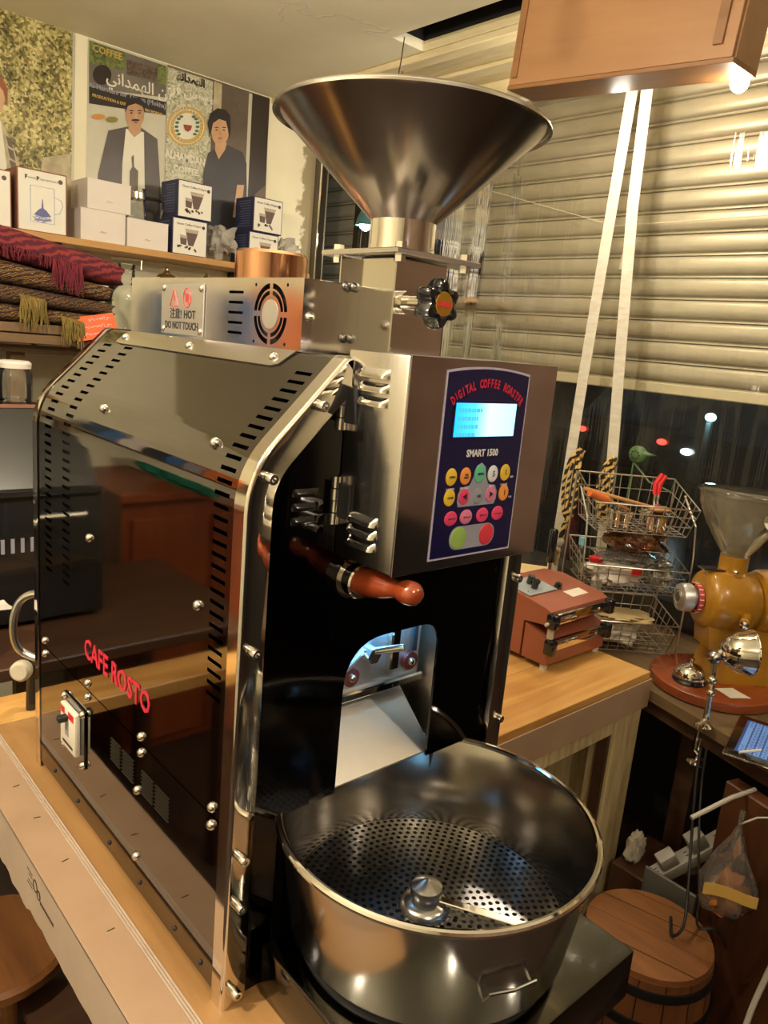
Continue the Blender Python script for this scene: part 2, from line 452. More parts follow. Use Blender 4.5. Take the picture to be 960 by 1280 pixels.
struct(obj('trim_3', G().box(1.74, 1.84, -2.6, 2.45, CZ-0.045, CZ, 0.004), 'cream_wood'))
# steel guide rail standing at the end of the plaster wall
g = G().box(1.652, 1.660, 2.165, 2.26, FZ, CZ).box(1.66, 1.715, 2.235, 2.26, FZ, CZ).box(1.708, 1.715, 2.19, 2.235, FZ, CZ)
struct(obj('trim_4', g, 'railm'))
g = G().tube([(1.646, 2.155, 0.05), (1.648, 2.155, 0.8), (1.651, 2.155, CZ-0.01)], 0.004, 6)
struct(obj('trim_5', g, 'chrome'))

# rolling shutter: every slat a part
sh = thing('rolling_shutter', 'half lowered grey metal rolling shutter behind the clear curtain', 'shutter', (1.9, 0.0, 0.0))
prof = [(0.000, 0.0645), (-0.006, 0.062), (-0.010, 0.054), (-0.011, 0.034), (-0.009, 0.018), (-0.004, 0.0135), (0.003, 0.012), (0.004, 0.0095), (-0.003, 0.0075), (-0.004, 0.003), (0.004, 0.0005), (0.008, 0.0)]
def slat_mesh():
    g = G(); a = [g.bm.verts.new((x, -0.95, z)) for x, z in prof]; b = [g.bm.verts.new((x, 2.75, z)) for x, z in prof]
    g.bridge(a, b, False); return g
s0 = obj('slat', slat_mesh(), 'shutter', sh, 50)
NS = 15
for i in range(NS):
    o = s0 if i == 0 else inst(s0, (0, 0, 0), sh)
    o.location = (0, 0, 0.700 + i*0.0645)
obj('bottom_rail', G().box(-0.012, 0.012, -0.95, 2.75, 0.672, 0.704, 0.003), paint('bottom_rail_paint', srgb(196, 184, 150), 0.5, metal=0.2), sh)
# ------------------------------------------------------------------ hanging bulbs (mostly above the frame)
MATS['bulb'] = emit('warm_bulb', WARM, 28.0)
MATS['cord'] = paint('black_cord', (0.01, 0.01, 0.01), 0.5)
NAMES = ['over the counter by the shutter', 'over the left side of the room', 'behind the roaster operator', 'near the front of the shop', 'above the black roaster']
for i, (p, w, r) in enumerate(BULBS):
    t = thing('pendant_bulb', 'bare warm light bulb hanging from the ceiling ' + NAMES[i], 'lamp', p)
    obj('bulb', G().ball((0, 0, 0), 0.03, 1, 1, 1.15), 'bulb', t)
    obj('socket', G().lathe([(0, 0.03), (0.016, 0.03), (0.018, 0.075), (0.006, 0.085)], n=14), 'matt_black', t)
    obj('cord', G().cyl((0, 0, 0.08), (0, 0, CZ-p[2]), 0.003, n=6), 'cord', t)
    ld = bpy.data.lights.new('bulb_light', 'POINT'); ld.energy = w; ld.color = WARM; ld.shadow_soft_size = r
    lo = bpy.data.objects.new('bulb_light', ld); COL.objects.link(lo); lo.parent = t; lo.location = (0, 0, -0.045)
# ------------------------------------------------------------------ the coffee roaster
MATS['dark_lip'] = steel('dark_lip', (0.05, 0.047, 0.043), 0.3, None, 0.05)
RW, RD = 0.445, 0.612
ro = thing('coffee_roaster', 'large black mirror-steel coffee roaster with steel hopper and cooling pan', 'coffee roaster', (0, 0, 0))
OUT = [(0, 0.0), (0, 0.62), (0.112, 0.735), (RW-0.112, 0.735), (RW, 0.62), (RW, 0.0)]
RAD = [0, 0.10, 0.012, 0.012, 0.10, 0]
PATH = rounded(OUT, RAD, 8)
def offset_path(path, d):
    """move every point of the open path inwards by d"""
    out = []
    for i, p in enumerate(path):
        a = Vector(path[max(i-1, 0)]); b = Vector(path[min(i+1, len(path)-1)])
        t = (b-a).normalized(); n = Vector((t.y, -t.x))
        out.append((p[0]+n.x*d, p[1]+n.y*d))
    return out
# shell with real slots: bands in y, breakpoints along the profile
UP = [(0, 0.2285)] + [p for p in PATH if p[1] > 0.23] + [(RW, 0.2285)]
cum = [0.0]
for a, b in zip(UP, UP[1:]): cum.append(cum[-1] + (Vector(b)-Vector(a)).length)
def at_s(s):
    for i in range(len(UP)-1):
        if s <= cum[i+1] + 1e-9:
            u = (s-cum[i])/max(cum[i+1]-cum[i], 1e-9); a, b = UP[i], UP[i+1]
            return (a[0]+(b[0]-a[0])*u, a[1]+(b[1]-a[1])*u)
    return UP[-1]
def s_of_z(z): return z-0.2285
S_TOP = cum[next(i for i, p in enumerate(UP) if p[0] > 0.10)] - 0.02
def slots(z0, pitch, h, smax):
    s, out = s_of_z(z0), []
    while s + h < smax: out.append((s, s+h)); s += pitch
    return out
FS = slots(0.365, 0.0131, 0.0046, S_TOP)
RS = slots(0.362, 0.0131, 0.0046, S_TOP+0.004)
BANDS = [(0.000, 0.018, []), (0.018, 0.047, FS), (0.047, 0.455, []), (0.455, 0.482, RS), (0.482, 0.530, []), (0.530, 0.558, RS), (0.558, 0.608, [])]
g = G()
br = sorted(set(cum) | {v for a in FS+RS for v in a})
rows_ = {y: [g.bm.verts.new((at_s(s)[0], y, at_s(s)[1])) for s in br] for y in sorted({v for b_ in BANDS for v in b_[:2]})}
for y0, y1, sl in BANDS:
    va, vb = rows_[y0], rows_[y1]
    for i in range(len(br)-1):
        mid = (br[i]+br[i+1])/2
        if any(a < mid < b for a, b in sl): continue
        g.bm.faces.new((va[i], va[i+1], vb[i+1], vb[i]))
shell = obj('upper_shell', g, 'black_steel', ro, 30, 0.0015)
# lower side panel with four groups of fine vents
g = G()
VG = [(0.266, 0.300), (0.224, 0.262), (0.167, 0.202), (0.123, 0.163)]
yb = sorted({0.004, 0.608} | {v for a in VG for v in a})
zs = [0.160 + 0.0052*k for k in range(7)]
zb = [0.012, 0.160] + [v for z in zs for v in (z, z+0.0018)] + [0.2265]
zb = sorted(set(zb))
for j in range(len(yb)-1):
    ym = (yb[j]+yb[j+1])/2; vent = any(a < ym < b for a, b in VG)
    zz = zb if vent else [0.012, 0.2265]
    va = [g.bm.verts.new((0, yb[j], z)) for z in zz]; vb = [g.bm.verts.new((0, yb[j+1], z)) for z in zz]
    for i in range(len(zz)-1):
        zm = (zz[i]+zz[i+1])/2
        if vent and any(z < zm < z+0.0018 for z in zs): continue
        g.bm.faces.new((va[i], va[i+1], vb[i+1], vb[i]))
obj('lower_side_panel', g, 'black_steel', ro, 30, 0.0015)
obj('lower_side_panel', G().box(RW-0.0015, RW, 0.004, 0.608, 0.012, 0.2265), 'black_steel', ro)
for y0, y1 in VG:
    g = G()
    for z in zs: g.prism([(0.0, z), (-0.0016, z+0.0004), (-0.0012, z+0.0008), (0.0, z+0.0014)], y0+0.001, y1-0.001, 'xz')
    obj('vent_lips', g, 'dark_lip', ro)['kind'] = 'stuff'
obj('back_panel', G().prism(offset_path(PATH, 0.003), 0.602, 0.606), 'matt_black', ro)
obj('slot_shade_liner', G().box(0.03, 0.10, 0.02, 0.60, 0.02, 0.60).box(RW-0.10, RW-0.03, 0.02, 0.60, 0.02, 0.60), 'cavity', ro)  # black boxes put inside so the slots look dark
obj('bottom_plate', G().box(0.01, RW-0.01, 0.01, 0.60, 0.004, 0.012), 'matt_black', ro)
for x in (0.05, RW-0.05):
    for y in (0.07, 0.54): obj('foot', G().cyl((x, y, 0), (x, y, 0.006), 0.018, n=14), 'rubber', ro)
# front panel: arched opening and a notch for the pan
arch = rounded([(0.304, 0.219), (0.304, 0.412), (0.148, 0.412), (0.148, 0.219)], [0, 0.036, 0.062, 0], 8)
poly = [(0.012, 0.0)] + [p for p in offset_path(PATH, 0.012) if p[1] > 0.02] + [(RW-0.012, 0.0), (0.381, 0.0), (0.381, 0.219)] + arch + [(0.067, 0.219), (0.067, 0.0)]
obj('front_panel', G().prism(poly, -0.008, -0.004), 'black_panel', ro, 30)
# polished angle trims front and back
def trim(name, sec, path, z0):
    g = G(); rows = []
    pts = [(path[0][0], z0)] + list(path) + [(path[-1][0], z0)]
    for d, y in sec:
        q = offset_path(path, d); q = [(q[0][0], z0)] + q + [(q[-1][0], z0)]
        rows.append([g.bm.verts.new((x, y, z)) for x, z in q])
    for a, b in zip(rows, rows[1:]): g.bridge(a, b, False)
    return obj(name, g, 'chrome', ro, 50, 0.0014)
trim('front_trim', [(-0.0018, 0.005), (-0.0018, -0.0136), (-0.0018, -0.0142), (-0.0008, -0.0168), (0.0014, -0.018), (0.0020, -0.018), (0.028, -0.018), (0.0295, -0.0165), (0.0295, -0.009)], PATH[1:-1], -0.0)
trim('rear_trim', [(-0.0018, 0.588), (-0.0018, 0.608), (0.0, 0.611), (0.003, 0.612), (0.022, 0.612)], PATH[1:-1], 0.0)
def front_screw(x, z): obj('cap_screw', capscrew(G(), (x, -0.018, z), (0, -1, 0), 0.0056, 0.011), 'screw', ro)
for x, z in ((0.013, 0.022), (0.013, 0.135), (0.013, 0.195), (0.013, 0.435), (0.021, 0.615), (0.077, 0.686), (RW-0.013, 0.455), (RW-0.013, 0.245), (RW-0.013, 0.62)):
    front_screw(x, z)
d0 = None
for y, z in ((0.379, 0.456), (0.072, 0.458), (0.563, 0.2385), (0.562, 0.2165), (0.383, 0.2385), (0.383, 0.2165), (0.204, 0.2385), (0.203, 0.2165), (0.0235, 0.2385), (0.0235, 0.2165), (0.212, 0.158), (0.213, 0.059)):
    if d0 is None: d0 = obj('dome_screw', dome(G(), (0, 0, 0), (-1, 0, 0), 0.0062, 0.006), 'screw', ro); d0.location = (0, y, z)
    else: inst(d0, (0, y, z), ro)
for y in (0.075, 0.37): 
    p = at_s(s_of_z(0.635)+0.002); obj('dome_screw', dome(G(), (p[0], y, p[1]), (-0.72, 0, 0.69), 0.0064, 0.008), 'screw', ro)
d1 = None
for y in (0.10, 0.20, 0.30, 0.42, 0.52, 0.035):
    if d1 is None: d1 = obj('small_screw', dome(G(), (0, 0, 0), (-1, 0, 0), 0.0034, 0.003, 8), 'matt_black', ro); d1.location = (0, y, 0.027)
    else: inst(d1, (0, y, 0.027), ro)
lettering('CAFE ROSTO', 0.042, 'pinkred', ro, (-0.0006, 0.288, 0.289), (0, -1, 0), (0, 0, 1), 0.0004, 0.0006, sx=0.86, name='brand_lettering')['label'] = 'red brand lettering'
# breaker
pl = obj('breaker_plate', G().box(-0.003, 0, 0.388, 0.474, 0.096, 0.190, 0.001), 'black_steel', ro)
for y, z in ((0.394, 0.102), (0.468, 0.102), (0.394, 0.184), (0.468, 0.184)): obj('dome_screw', dome(G(), (-0.003, y, z), (-1, 0, 0), 0.0062, 0.006), 'screw', pl)
bk = obj('breaker_switch', G().box(-0.012, -0.003, 0.402, 0.462, 0.112, 0.180, 0.0025, 2), 'breaker', ro)
bk['label'] = 'white breaker switch'
obj('red_mark', G().box(-0.0125, -0.0118, 0.406, 0.427, 0.166, 0.177), 'red', bk)
obj('red_mark', G().box(-0.0125, -0.0118, 0.442, 0.458, 0.166, 0.177), 'red', bk)
obj('lever_slot', G().box(-0.0125, -0.0118, 0.426, 0.440, 0.135, 0.163), 'k_grey', bk)
obj('lever', G().box(-0.026, -0.011, 0.427, 0.439, 0.160, 0.170, 0.002), 'matt_black', bk)
obj('rating_print', G().box(-0.0124, -0.0118, 0.410, 0.450, 0.120, 0.124), 'ink', bk)
# hopper-side fan housing on the top
FX0, FX1, FY0, FY1, FZ0, FZ1 = 0.112, 0.333, 0.070, 0.510, 0.735, 0.814
g = G().box(FX0+0.0016, FX1, FY0, FY1, FZ1-0.0015, FZ1, 0.0006).box(FX0+0.0016, FX1, FY0, FY0+0.0015, FZ0, FZ1-0.0015).box(FX0+0.0016, FX1, FY1-0.0015, FY1, FZ0, FZ1-0.0015).box(FX1-0.0015, FX1, FY0, FY1, FZ0, FZ1-0.0015)
fan = obj('fan_housing', g, 'steel', ro)
side = obj('vent_plate', G().box(FX0, FX0+0.0016, FY0, FY1, FZ0, FZ1), 'steel', fan)
cut = G()
for k in range(5):
    z = 0.797 - k*0.0120
    cut.prism([(0.195 + (0.002*math.cos(t)-0.0 if math.cos(t) < 0 else 0.030 + 0.002*math.cos(t)), z + 0.0017*math.sin(t)) for t in [2*PI*i/10 for i in range(10)]], FX0-0.005, FX0+0.006, 'yz')
def sector(r0, r1, a0, a1, cy, cz, n=10):
    o = [(cy+r1*math.cos(a0+(a1-a0)*i/n), cz+r1*math.sin(a0+(a1-a0)*i/n)) for i in range(n+1)]
    return o + [(cy+r0*math.cos(a1-(a1-a0)*i/n), cz+r0*math.sin(a1-(a1-a0)*i/n)) for i in range(n+1)]
FC = (0.1335, 0.7735)
for q in range(4):
    a = q*PI/2
    cut.prism(sector(0.0285, 0.0345, a+0.10, a+PI/2-0.10, *FC), FX0-0.005, FX0+0.006, 'yz')
    cut.prism(sector(0.0215, 0.0262, a+0.13, a+PI/2-0.13, *FC), FX0-0.005, FX0+0.006, 'yz')
for dy in (-1, 1):
    for dz in (-1, 1): cut.cyl((FX0-0.005, FC[0]+dy*0.0325, FC[1]+dz*0.0325), (FX0+0.006, FC[0]+dy*0.0325, FC[1]+dz*0.0325), 0.0021, n=8)
boolean_cut(side, cut)
obj('fan_shade_block', G().box(FX0+0.012, FX0+0.04, FY0+0.01, FY1-0.02, FZ0+0.002, FZ1-0.004), 'cavity', fan)  # black block giving the shade behind the vent cuts
# folded foot of the housing lying on the sloping face
sl = Vector((-0.112, 0, -0.115)).normalized(); nm = Vector((-0.115, 0, 0.112)).normalized()
g = G(); P0 = Vector((0.1115, 0, 0.7345)) + nm*0.0022
pp = [(P0, FY0+0.004), (P0, FY1-0.002), (P0+sl*0.006, FY1+0.008), (P0+sl*0.024, FY1+0.012), (P0+sl*0.026, FY1-0.004), (P0+sl*0.026, FY0+0.028), (P0+sl*0.022, FY0+0.016)]
a = [g.bm.verts.new((p.x, y, p.z)) for p, y in pp]; b = [g.bm.verts.new((p.x-nm.x*0.0016, y, p.z-nm.z*0.0016)) for p, y in pp]
g.bridge(a, b); g.cap(a); g.cap(b[::-1])
fl = obj('mounting_flange', g, 'brushed_y', fan)
for y in (0.505, 0.304, 0.105):
    p = P0 + sl*0.013; obj('dome_screw', dome(G(), (p.x, y, p.z), tuple(nm), 0.006, 0.005), 'screw', fl)
# warning plate
lp = obj('warning_plate', G().box(FX0-0.0022, FX0-0.0002, 0.286, 0.406, 0.739, 0.806, 0.0006), 'alu', ro)
lp['label'] = 'aluminium hot surface warning plate'
for y in (0.293, 0.399):
    for z in (0.745, 0.800): obj('dome_screw', dome(G(), (FX0-0.0022, y, z), (-1, 0, 0), 0.005, 0.003), 'screw', lp)
LX = FX0-0.0024
def wl(s, size, y, z, mat='ink', bold=0.0, sx=1.0): lettering(s, size, mat, lp, (LX, y, z), (0, -1, 0), (0, 0, 1), 0.0002, bold, sx=sx)
wl('注意!', 0.0150, 0.3620, 0.7655, bold=0.0002); wl('HOT', 0.0150, 0.3230, 0.7655, bold=0.0003); wl('DO NOT TOUCH', 0.0140, 0.346, 0.7505, bold=0.0003, sx=0.86)
g = G()   # warning triangle and no-touch ring
tri = [(0.380, 0.776), (0.355, 0.776), (0.3675, 0.799)]
for i in range(3):
    a, b = tri[i], tri[(i+1) % 3]; g.cyl((LX, a[0], a[1]), (LX, b[0], b[1]), 0.0007, n=5)
g.cyl((LX, 0.3675, 0.783), (LX, 0.3675, 0.791), 0.0007, n=5).cyl((LX, 0.3675, 0.7795), (LX, 0.3675, 0.781), 0.0008, n=5)
obj('warning_triangle', g, 'red', lp)
g = G(); g.tube([(LX, 0.331+0.0105*math.cos(t), 0.7875+0.0125*math.sin(t)) for t in [2*PI*i/20 for i in range(20)]], 0.0007, 5, True)
g.cyl((LX, 0.338, 0.797), (LX, 0.324, 0.778), 0.0007, n=5); g.box(LX-0.0002, LX, 0.327, 0.335, 0.782, 0.793)
obj('no_touch_symbol', g, 'red', lp)
obj('fan_label', G().cyl((FX0-0.0006, FC[0], FC[1]), (FX0, FC[0], FC[1]), 0.0165, n=24), 'alu', fan)
# stainless chimney cap behind the column, mirrored brown put into its colour
obj('chimney_cap', G().lathe([(0, 0.046), (0.046, 0.046), (0.050, 0.042), (0.050, 0.0), (0.0, 0.0)], (0.222, 0.305, FZ1), n=40), 'copper', ro)
# feed column under the hopper
cx0, cx1, cy0, cy1 = 0.178, 0.257, -0.002, 0.080
col = obj('feed_column', G().box(cx0, cx1, cy0, cy1, 0.737, 0.843, 0.0012), 'steel', ro)
obj('flange', G().box(cx0-0.016, cx0+0.001, 0.0715, 0.0735, 0.737, 0.843), 'steel', col)
obj('flange', G().box(cx0-0.001, cx0+0.001, 0.055, 0.080, 0.737, 0.843), 'steel', col)
for z in (0.811, 0.754):
    obj('hex_bolt', dome(G(), (cx0-0.008, 0.0715, z), (0, -1, 0), 0.0058, 0.006), 'plate', col)
    obj('hex_bolt', dome(G(), (cx0-0.001, 0.064, z), (-1, 0, 0), 0.0058, 0.006), 'plate', col)
obj('dome_screw', dome(G(), (0.122, FY0, 0.773), (0, -1, 0), 0.0058, 0.006), 'screw', fan)
obj('seam_bar', G().box(cx0+0.002, cx1, cy0-0.0015, cy0, 0.746, 0.749), 'steel', col)
tp = obj('hopper_plate', G().box(0.160, 0.290, -0.022, 0.108, 0.8445, 0.8505, 0.001), 'brushed_y', ro)
for x in (0.175, 0.275):
    for y in (-0.010, 0.095):
        obj('hex_bolt', G().cyl((x, y, 0.8505), (x, y, 0.8575), 0.0065, n=6), 'screw', tp)
        obj('hex_nut', G().cyl((x, y, 0.8375), (x, y, 0.8445), 0.0065, n=6), 'screw', tp)
# hopper
HC = (0.224, 0.043, 0)
hp = obj('hopper', G().lathe([(0.0372, 0.886), (0.144, 0.986), (0.147, 0.990), (0.150, 0.9915), (0.1525, 0.9895), (0.1530, 0.9870), (0.1520, 0.9890), (0.1500, 0.9925), (0.1455, 0.9918), (0.0358, 0.8872)], HC, n=72), 'hopper', ro, 40)
obj('hopper_neck', G().lathe([(0.0378, 0.8505), (0.0382, 0.8545), (0.0376, 0.860), (0.0376, 0.887), (0.0360, 0.887), (0.0360, 0.8505)], HC, n=48), 'chrome', ro)
# star knob with shaft on the front of the column
kb = G(); n = 72; kc = (0.192, -0.062, 0.797)
def star(r, y, dz=0): 
    return [(kc[0]+ (r*(1+0.16*math.cos(6*t)))*math.sin(t), y, kc[2]+(r*(1+0.16*math.cos(6*t)))*math.cos(t)) for t in [2*PI*i/n for i in range(n)]]
rs = [kb.ring(star(r, y)) for r, y in ((0.0150, -0.040), (0.0205, -0.044), (0.0222, -0.050), (0.0222, -0.060), (0.0205, -0.0645), (0.0150, -0.066), (0.0128, -0.065))]
for a, b in zip(rs, rs[1:]): kb.bridge(a, b)
kb.cap(rs[0][::-1]); kb.cap(rs[-1])
kn = obj('star_knob', kb, 'knob_black', ro, 45)
obj('knob_cap', G().lathe([(0, -0.0012), (0.0118, -0.001), (0.0125, 0.0)], (kc[0], -0.0652, kc[2]), (0, 1, 0), 24), 'gold', kn)
obj('cap_stripe', G().box(kc[0]-0.0095, kc[0]+0.0095, -0.0668, -0.0660, kc[2]-0.0028, kc[2]+0.0022), 'red', kn)
obj('shaft', G().cyl((kc[0], -0.003, kc[2]), (kc[0], -0.042, kc[2]), 0.0075, n=16).cyl((kc[0], -0.0025, kc[2]), (kc[0], -0.012, kc[2]), 0.0125, n=16), 'chrome', kn)

# ---- control box
BX0, BX1, BY0, BZ0, BZ1 = 0.118, 0.350, -0.100, 0.524, 0.744
cb = obj('control_box', G().box(BX0, BX1, BY0, -0.0085, BZ0, BZ1, 0.0022, 2), 'brushed_z', ro)
obj('front_cover', G().box(BX0+0.001, BX1+0.0012, BY0-0.0016, BY0, BZ0-0.001, BZ1+0.0006, 0.0006), steel('cover_steel', (0.55, 0.51, 0.54), 0.09, None, 0.03), cb)
def louver(g, y0, y1, z, h, x, sgn=-1, depth=0.007):
    """a pressed half-round louver whose lower lip is open"""
    m = 14; rows = []
    for k in range(m+1):
        u = k/m; y = y0+(y1-y0)*u
        w = min(1.0, math.sqrt(max(0.0, 1-(2*u-1)**8)))
        rows.append([(x+sgn*depth*w*math.sin(PI*0.5*v)*1.0, y, z + h*(1-v)) for v in (0, 0.25, 0.5, 0.75, 1.0)])
    vs = [[g.bm.verts.new(p) for p in r] for r in rows]
    for a, b in zip(vs, vs[1:]): g.bridge(a, b, False)
    # closing lip
    bt = [g.bm.verts.new((x, y0+(y1-y0)*k/m, z)) for k in range(m+1)]
    for k in range(m): g.bm.faces.new((vs[k][-1], vs[k+1][-1], bt[k+1], bt[k]))
    return g
for z in (0.719, 0.705, 0.691, 0.569, 0.556, 0.543):
    obj('louver', louver(G(), -0.075, -0.029, z-0.0005, 0.0095, BX0), 'steel', cb, 60)
for z in (0.591, 0.576, 0.561):
    g = louver(G(), 0.0, 0.034, 0, 0.0080, 0.0, -1, 0.0035)
    g.xf(Matrix.Translation((0.092, -0.008, z)) @ Matrix.Rotation(PI/2, 4, 'Z'))
    obj('panel_louver', g, 'black_panel', ro, 60)
for z0, z1 in ((0.660, 0.713), (0.558, 0.611)):
    h = obj('hinge', G().box(BX0-0.0025, BX0, -0.030, -0.004, z0+0.008, z1-0.008, 0.0005), 'matt_black', cb)
    for k in range(4):
        a = z0+(z1-z0)*k/4; obj('hinge_knuckle', G().cyl((BX0-0.004, -0.009, a+0.0006), (BX0-0.004, -0.009, a+(z1-z0)/4-0.0006), 0.0058 if k % 2 == 0 else 0.0050, n=14), 'screw', h)
KY = BY0-0.0017
# keypad film with arched top and pale border
KX0, KX1, KZ0, KZ1 = 0.1685, 0.301, 0.534, 0.7325
def arched(i):
    top = [(KX1-i-(KX1-KX0-2*i)*k/12, KZ1-i+0.0055*(1-(2*k/12-1)**2)) for k in range(13)]
    return [(KX0+i, KZ0+i), (KX1-i, KZ0+i)] + top
obj('keypad_border', G().prism(arched(0), KY-0.0006, KY+0.0002), 'keyline', cb)
obj('keypad', G().prism(arched(0.0022), KY-0.0011, KY-0.0004), 'keypad', cb)
kq = KY-0.0012
obj('display_bezel', G().box(0.183, 0.284, kq-0.0006, kq+0.0002, 0.663, 0.7035), 'keypad', cb)
lcd = obj('display', G().box(0.1855, 0.2815, kq-0.0012, kq-0.0004, 0.6655, 0.7005), 'lcd', cb)
lcd['label'] = 'glowing blue lcd display'
g = G()
for r in range(4):
    x = 0.189; zz = 0.696-0.0085*r
    while x < 0.225 - 0.004*r:
        w = random.choice((0.0025, 0.004, 0.005)); g.box(x, x+w, kq-0.0014, kq-0.0012, zz-0.005, zz-0.001); x += w+0.0012
obj('display_text', g, 'lcd_text', cb)
# arched heading, letter by letter
g = G(); s = 'DIGITAL COFFEE ROASTER'; n = len(s)
me_all = []
R0 = 0.088; cz = 0.721-R0
for i, ch in enumerate(s):
    if ch == ' ': continue
    a = (i-(n-1)/2)*0.0605*1.04
    me = text_mesh(ch, 0.0125, 0.0002, 0.0004, sx=0.60)
    up = Vector((math.sin(a), 0, math.cos(a))); rt = Vector((math.cos(a), 0, -math.sin(a)))
    me.transform(frame((0.2345+R0*math.sin(a), kq-0.0003, cz+R0*math.cos(a)), rt, up)); g.bm.from_mesh(me); bpy.data.meshes.remove(me)
obj('heading_lettering', g, 'pinkred', cb)
def kt(sx, size, x, z, mat='white_ink', bold=0.0, w=1.0): lettering(sx, size, mat, cb, (x, kq-0.0010, z), (1, 0, 0), (0, 0, 1), 0.0001, bold, sx=w)
kt('SMART 1500', 0.0105, 0.234, 0.6475, 'white_ink', 0.00035, 0.9)
obj('key_field', G().prism([(0.205, 0.590), (0.263, 0.590), (0.266, 0.596), (0.266, 0.604), (0.262, 0.611), (0.250, 0.613), (0.245, 0.622), (0.243, 0.632), (0.236, 0.637), (0.229, 0.634), (0.225, 0.622), (0.220, 0.613), (0.207, 0.611), (0.203, 0.604), (0.203, 0.596)], kq-0.0004, kq), 'k_grey', cb)
obj('key_field', G().prism(rrect(0.197, 0.270, 0.5425, 0.5685, 0.0125), kq-0.0004, kq), 'k_grey', cb)
def key(x, z, rx, rz, mat, txt='', ts=0.0035, tm='ink'):
    b = obj('button', G().lathe([(0, 0.0016), (0.72, 0.0015), (0.93, 0.0010), (1.0, 0.0)], (0, 0, 0), (0, 0, 1), 20).xf(frame((x, kq-0.0003, z), (1, 0, 0), (0, 0, 1)) @ Matrix.Diagonal((rx, rz, 1, 1))), mat, cb)
    if txt: lettering(txt, ts, tm, cb, (x, kq-0.0022, z), (1, 0, 0), (0, 0, 1), 0.0001, 0.0001, name='key_lettering')
    return b
ra, rb = 0.0083, 0.0095
key(0.1895, 0.6235, ra, rb, 'k_yellow', 'OPEN'); key(0.2115, 0.6235, ra, rb, 'k_orange', 'PRE\nHEAT', 0.003); key(0.234, 0.6250, 0.0088, 0.0105, 'k_teal', 'MENU')
key(0.2555, 0.6240, ra, rb, 'white_ink', '5', 0.009); key(0.2765, 0.6245, ra, rb, 'k_yellow', 'I', 0.009)
key(0.190, 0.6015, ra, rb, 'k_yellow', 'CLOSE', 0.003); key(0.2125, 0.6010, ra, 0.009, 'k_pink', '◀', 0.008); key(0.235, 0.6005, 0.008, 0.009, 'k_grey', 'OK', 0.0045); key(0.2555, 0.6010, ra, 0.009, 'k_pale', '▶', 0.007); key(0.278, 0.6015, ra, rb, 'k_orange', 'I', 0.009)
for x, c in ((0.1955, 'k_pink'), (0.2195, 'k_pale'), (0.2460, 'k_pink'), (0.2715, 'k_pink')):
    key(x, 0.5785, 0.0098, 0.0082, c); obj('key_print', scribble(G(), x-0.0055, x+0.0055, 0.5785, 0.0022, kq-0.0022, 5, 0.0003), 'ink', cb)
key(0.211, 0.5555, 0.0125, 0.0128, 'k_green'); key(0.2565, 0.5555, 0.0122, 0.0125, 'k_red')
for s_, x, z in (('DAMPER', 0.1895, 0.6105), ('PRE HEAT', 0.2115, 0.6105), ('BACK', 0.2555, 0.6105), ('HEATER', 0.2765, 0.6110), ('OFF', 0.2885, 0.6190), ('ON', 0.2895, 0.5960)): kt(s_, 0.0034, x, z)

# ---- sampling handle
tr = obj('sample_collar', G().lathe([(0.0200, 0.0), (0.0200, 0.020), (0.0185, 0.022), (0.012, 0.022)], (0.145, -0.008, 0.493), (0, -1, 0), 28), 'chrome', ro)
obj('sample_ring', G().lathe([(0.0235, 0.0), (0.0235, 0.004), (0.0200, 0.004)], (0.145, -0.008, 0.493), (0, -1, 0), 28), 'steel', tr)
obj('wooden_handle', G().lathe([(0.0, 0.012), (0.0160, 0.014), (0.0166, 0.024), (0.0160, 0.038), (0.0138, 0.054), (0.0108, 0.066), (0.0094, 0.073), (0.0098, 0.077), (0.0118, 0.082), (0.0132, 0.089), (0.0132, 0.095), (0.0118, 0.101), (0.0078, 0.106), (0.0, 0.1085)], (0.145, -0.012, 0.493), (0, -1, 0.12), 28), 'handle_wood', ro, 60)

# ---- opening behind the front panel: drum door, chute, lamp
MATS['chute'] = steel('chute_steel', (0.74, 0.68, 0.60), 0.36, 'y', 0.06)
g = G().box(0.120, 0.345, 0.150, 0.153, 0.24, 0.60).box(0.120, 0.123, -0.003, 0.15, 0.219, 0.60).box(0.342, 0.345, -0.003, 0.15, 0.219, 0.60).box(0.120, 0.345, -0.003, 0.15, 0.597, 0.60)
obj('chute_housing', g, 'chute', ro)
g = G(); q = [(0.135, -0.003, 0.2235), (0.318, -0.003, 0.2235), (0.318, 0.149, 0.355), (0.135, 0.149, 0.355)]
a = [g.bm.verts.new(p) for p in q]; b = [g.bm.verts.new((p[0], p[1], p[2]-0.002)) for p in q]
g.bridge(a, b); g.cap(a); g.cap(b[::-1]); obj('chute_slide', g, 'chute', ro)
g = G(); q = [(0.342, -0.006, 0.200), (0.341, 0.148, 0.334), (0.341, 0.148, 0.40), (0.330, -0.006, 0.40)]
MATS['doorsteel'] = steel('door_steel', (0.72, 0.72, 0.72), 0.42, None, 0.06)
dd = obj('drum_door', G().box(0.150, 0.335, 0.052, 0.062, 0.303, 0.44, 0.006, 2), 'doorsteel', ro)
obj('door_rim', G().box(0.146, 0.339, 0.046, 0.053, 0.299, 0.311, 0.002), 'chrome', dd)
obj('door_bar', G().box(0.268, 0.284, 0.040, 0.052, 0.330, 0.440, 0.002), 'chrome', dd)
obj('door_slot', G().box(0.318, 0.324, 0.049, 0.053, 0.345, 0.42), 'matt_black', dd)
for x in (0.206, 0.310):
    obj('washer', G().cyl((x, 0.052, 0.334), (x, 0.044, 0.334), 0.0125, n=20), 'rubber', dd)
    obj('door_bolt', dome(G(), (x, 0.044, 0.334), (0, -1, 0), 0.0062, 0.006), 'screw', dd)
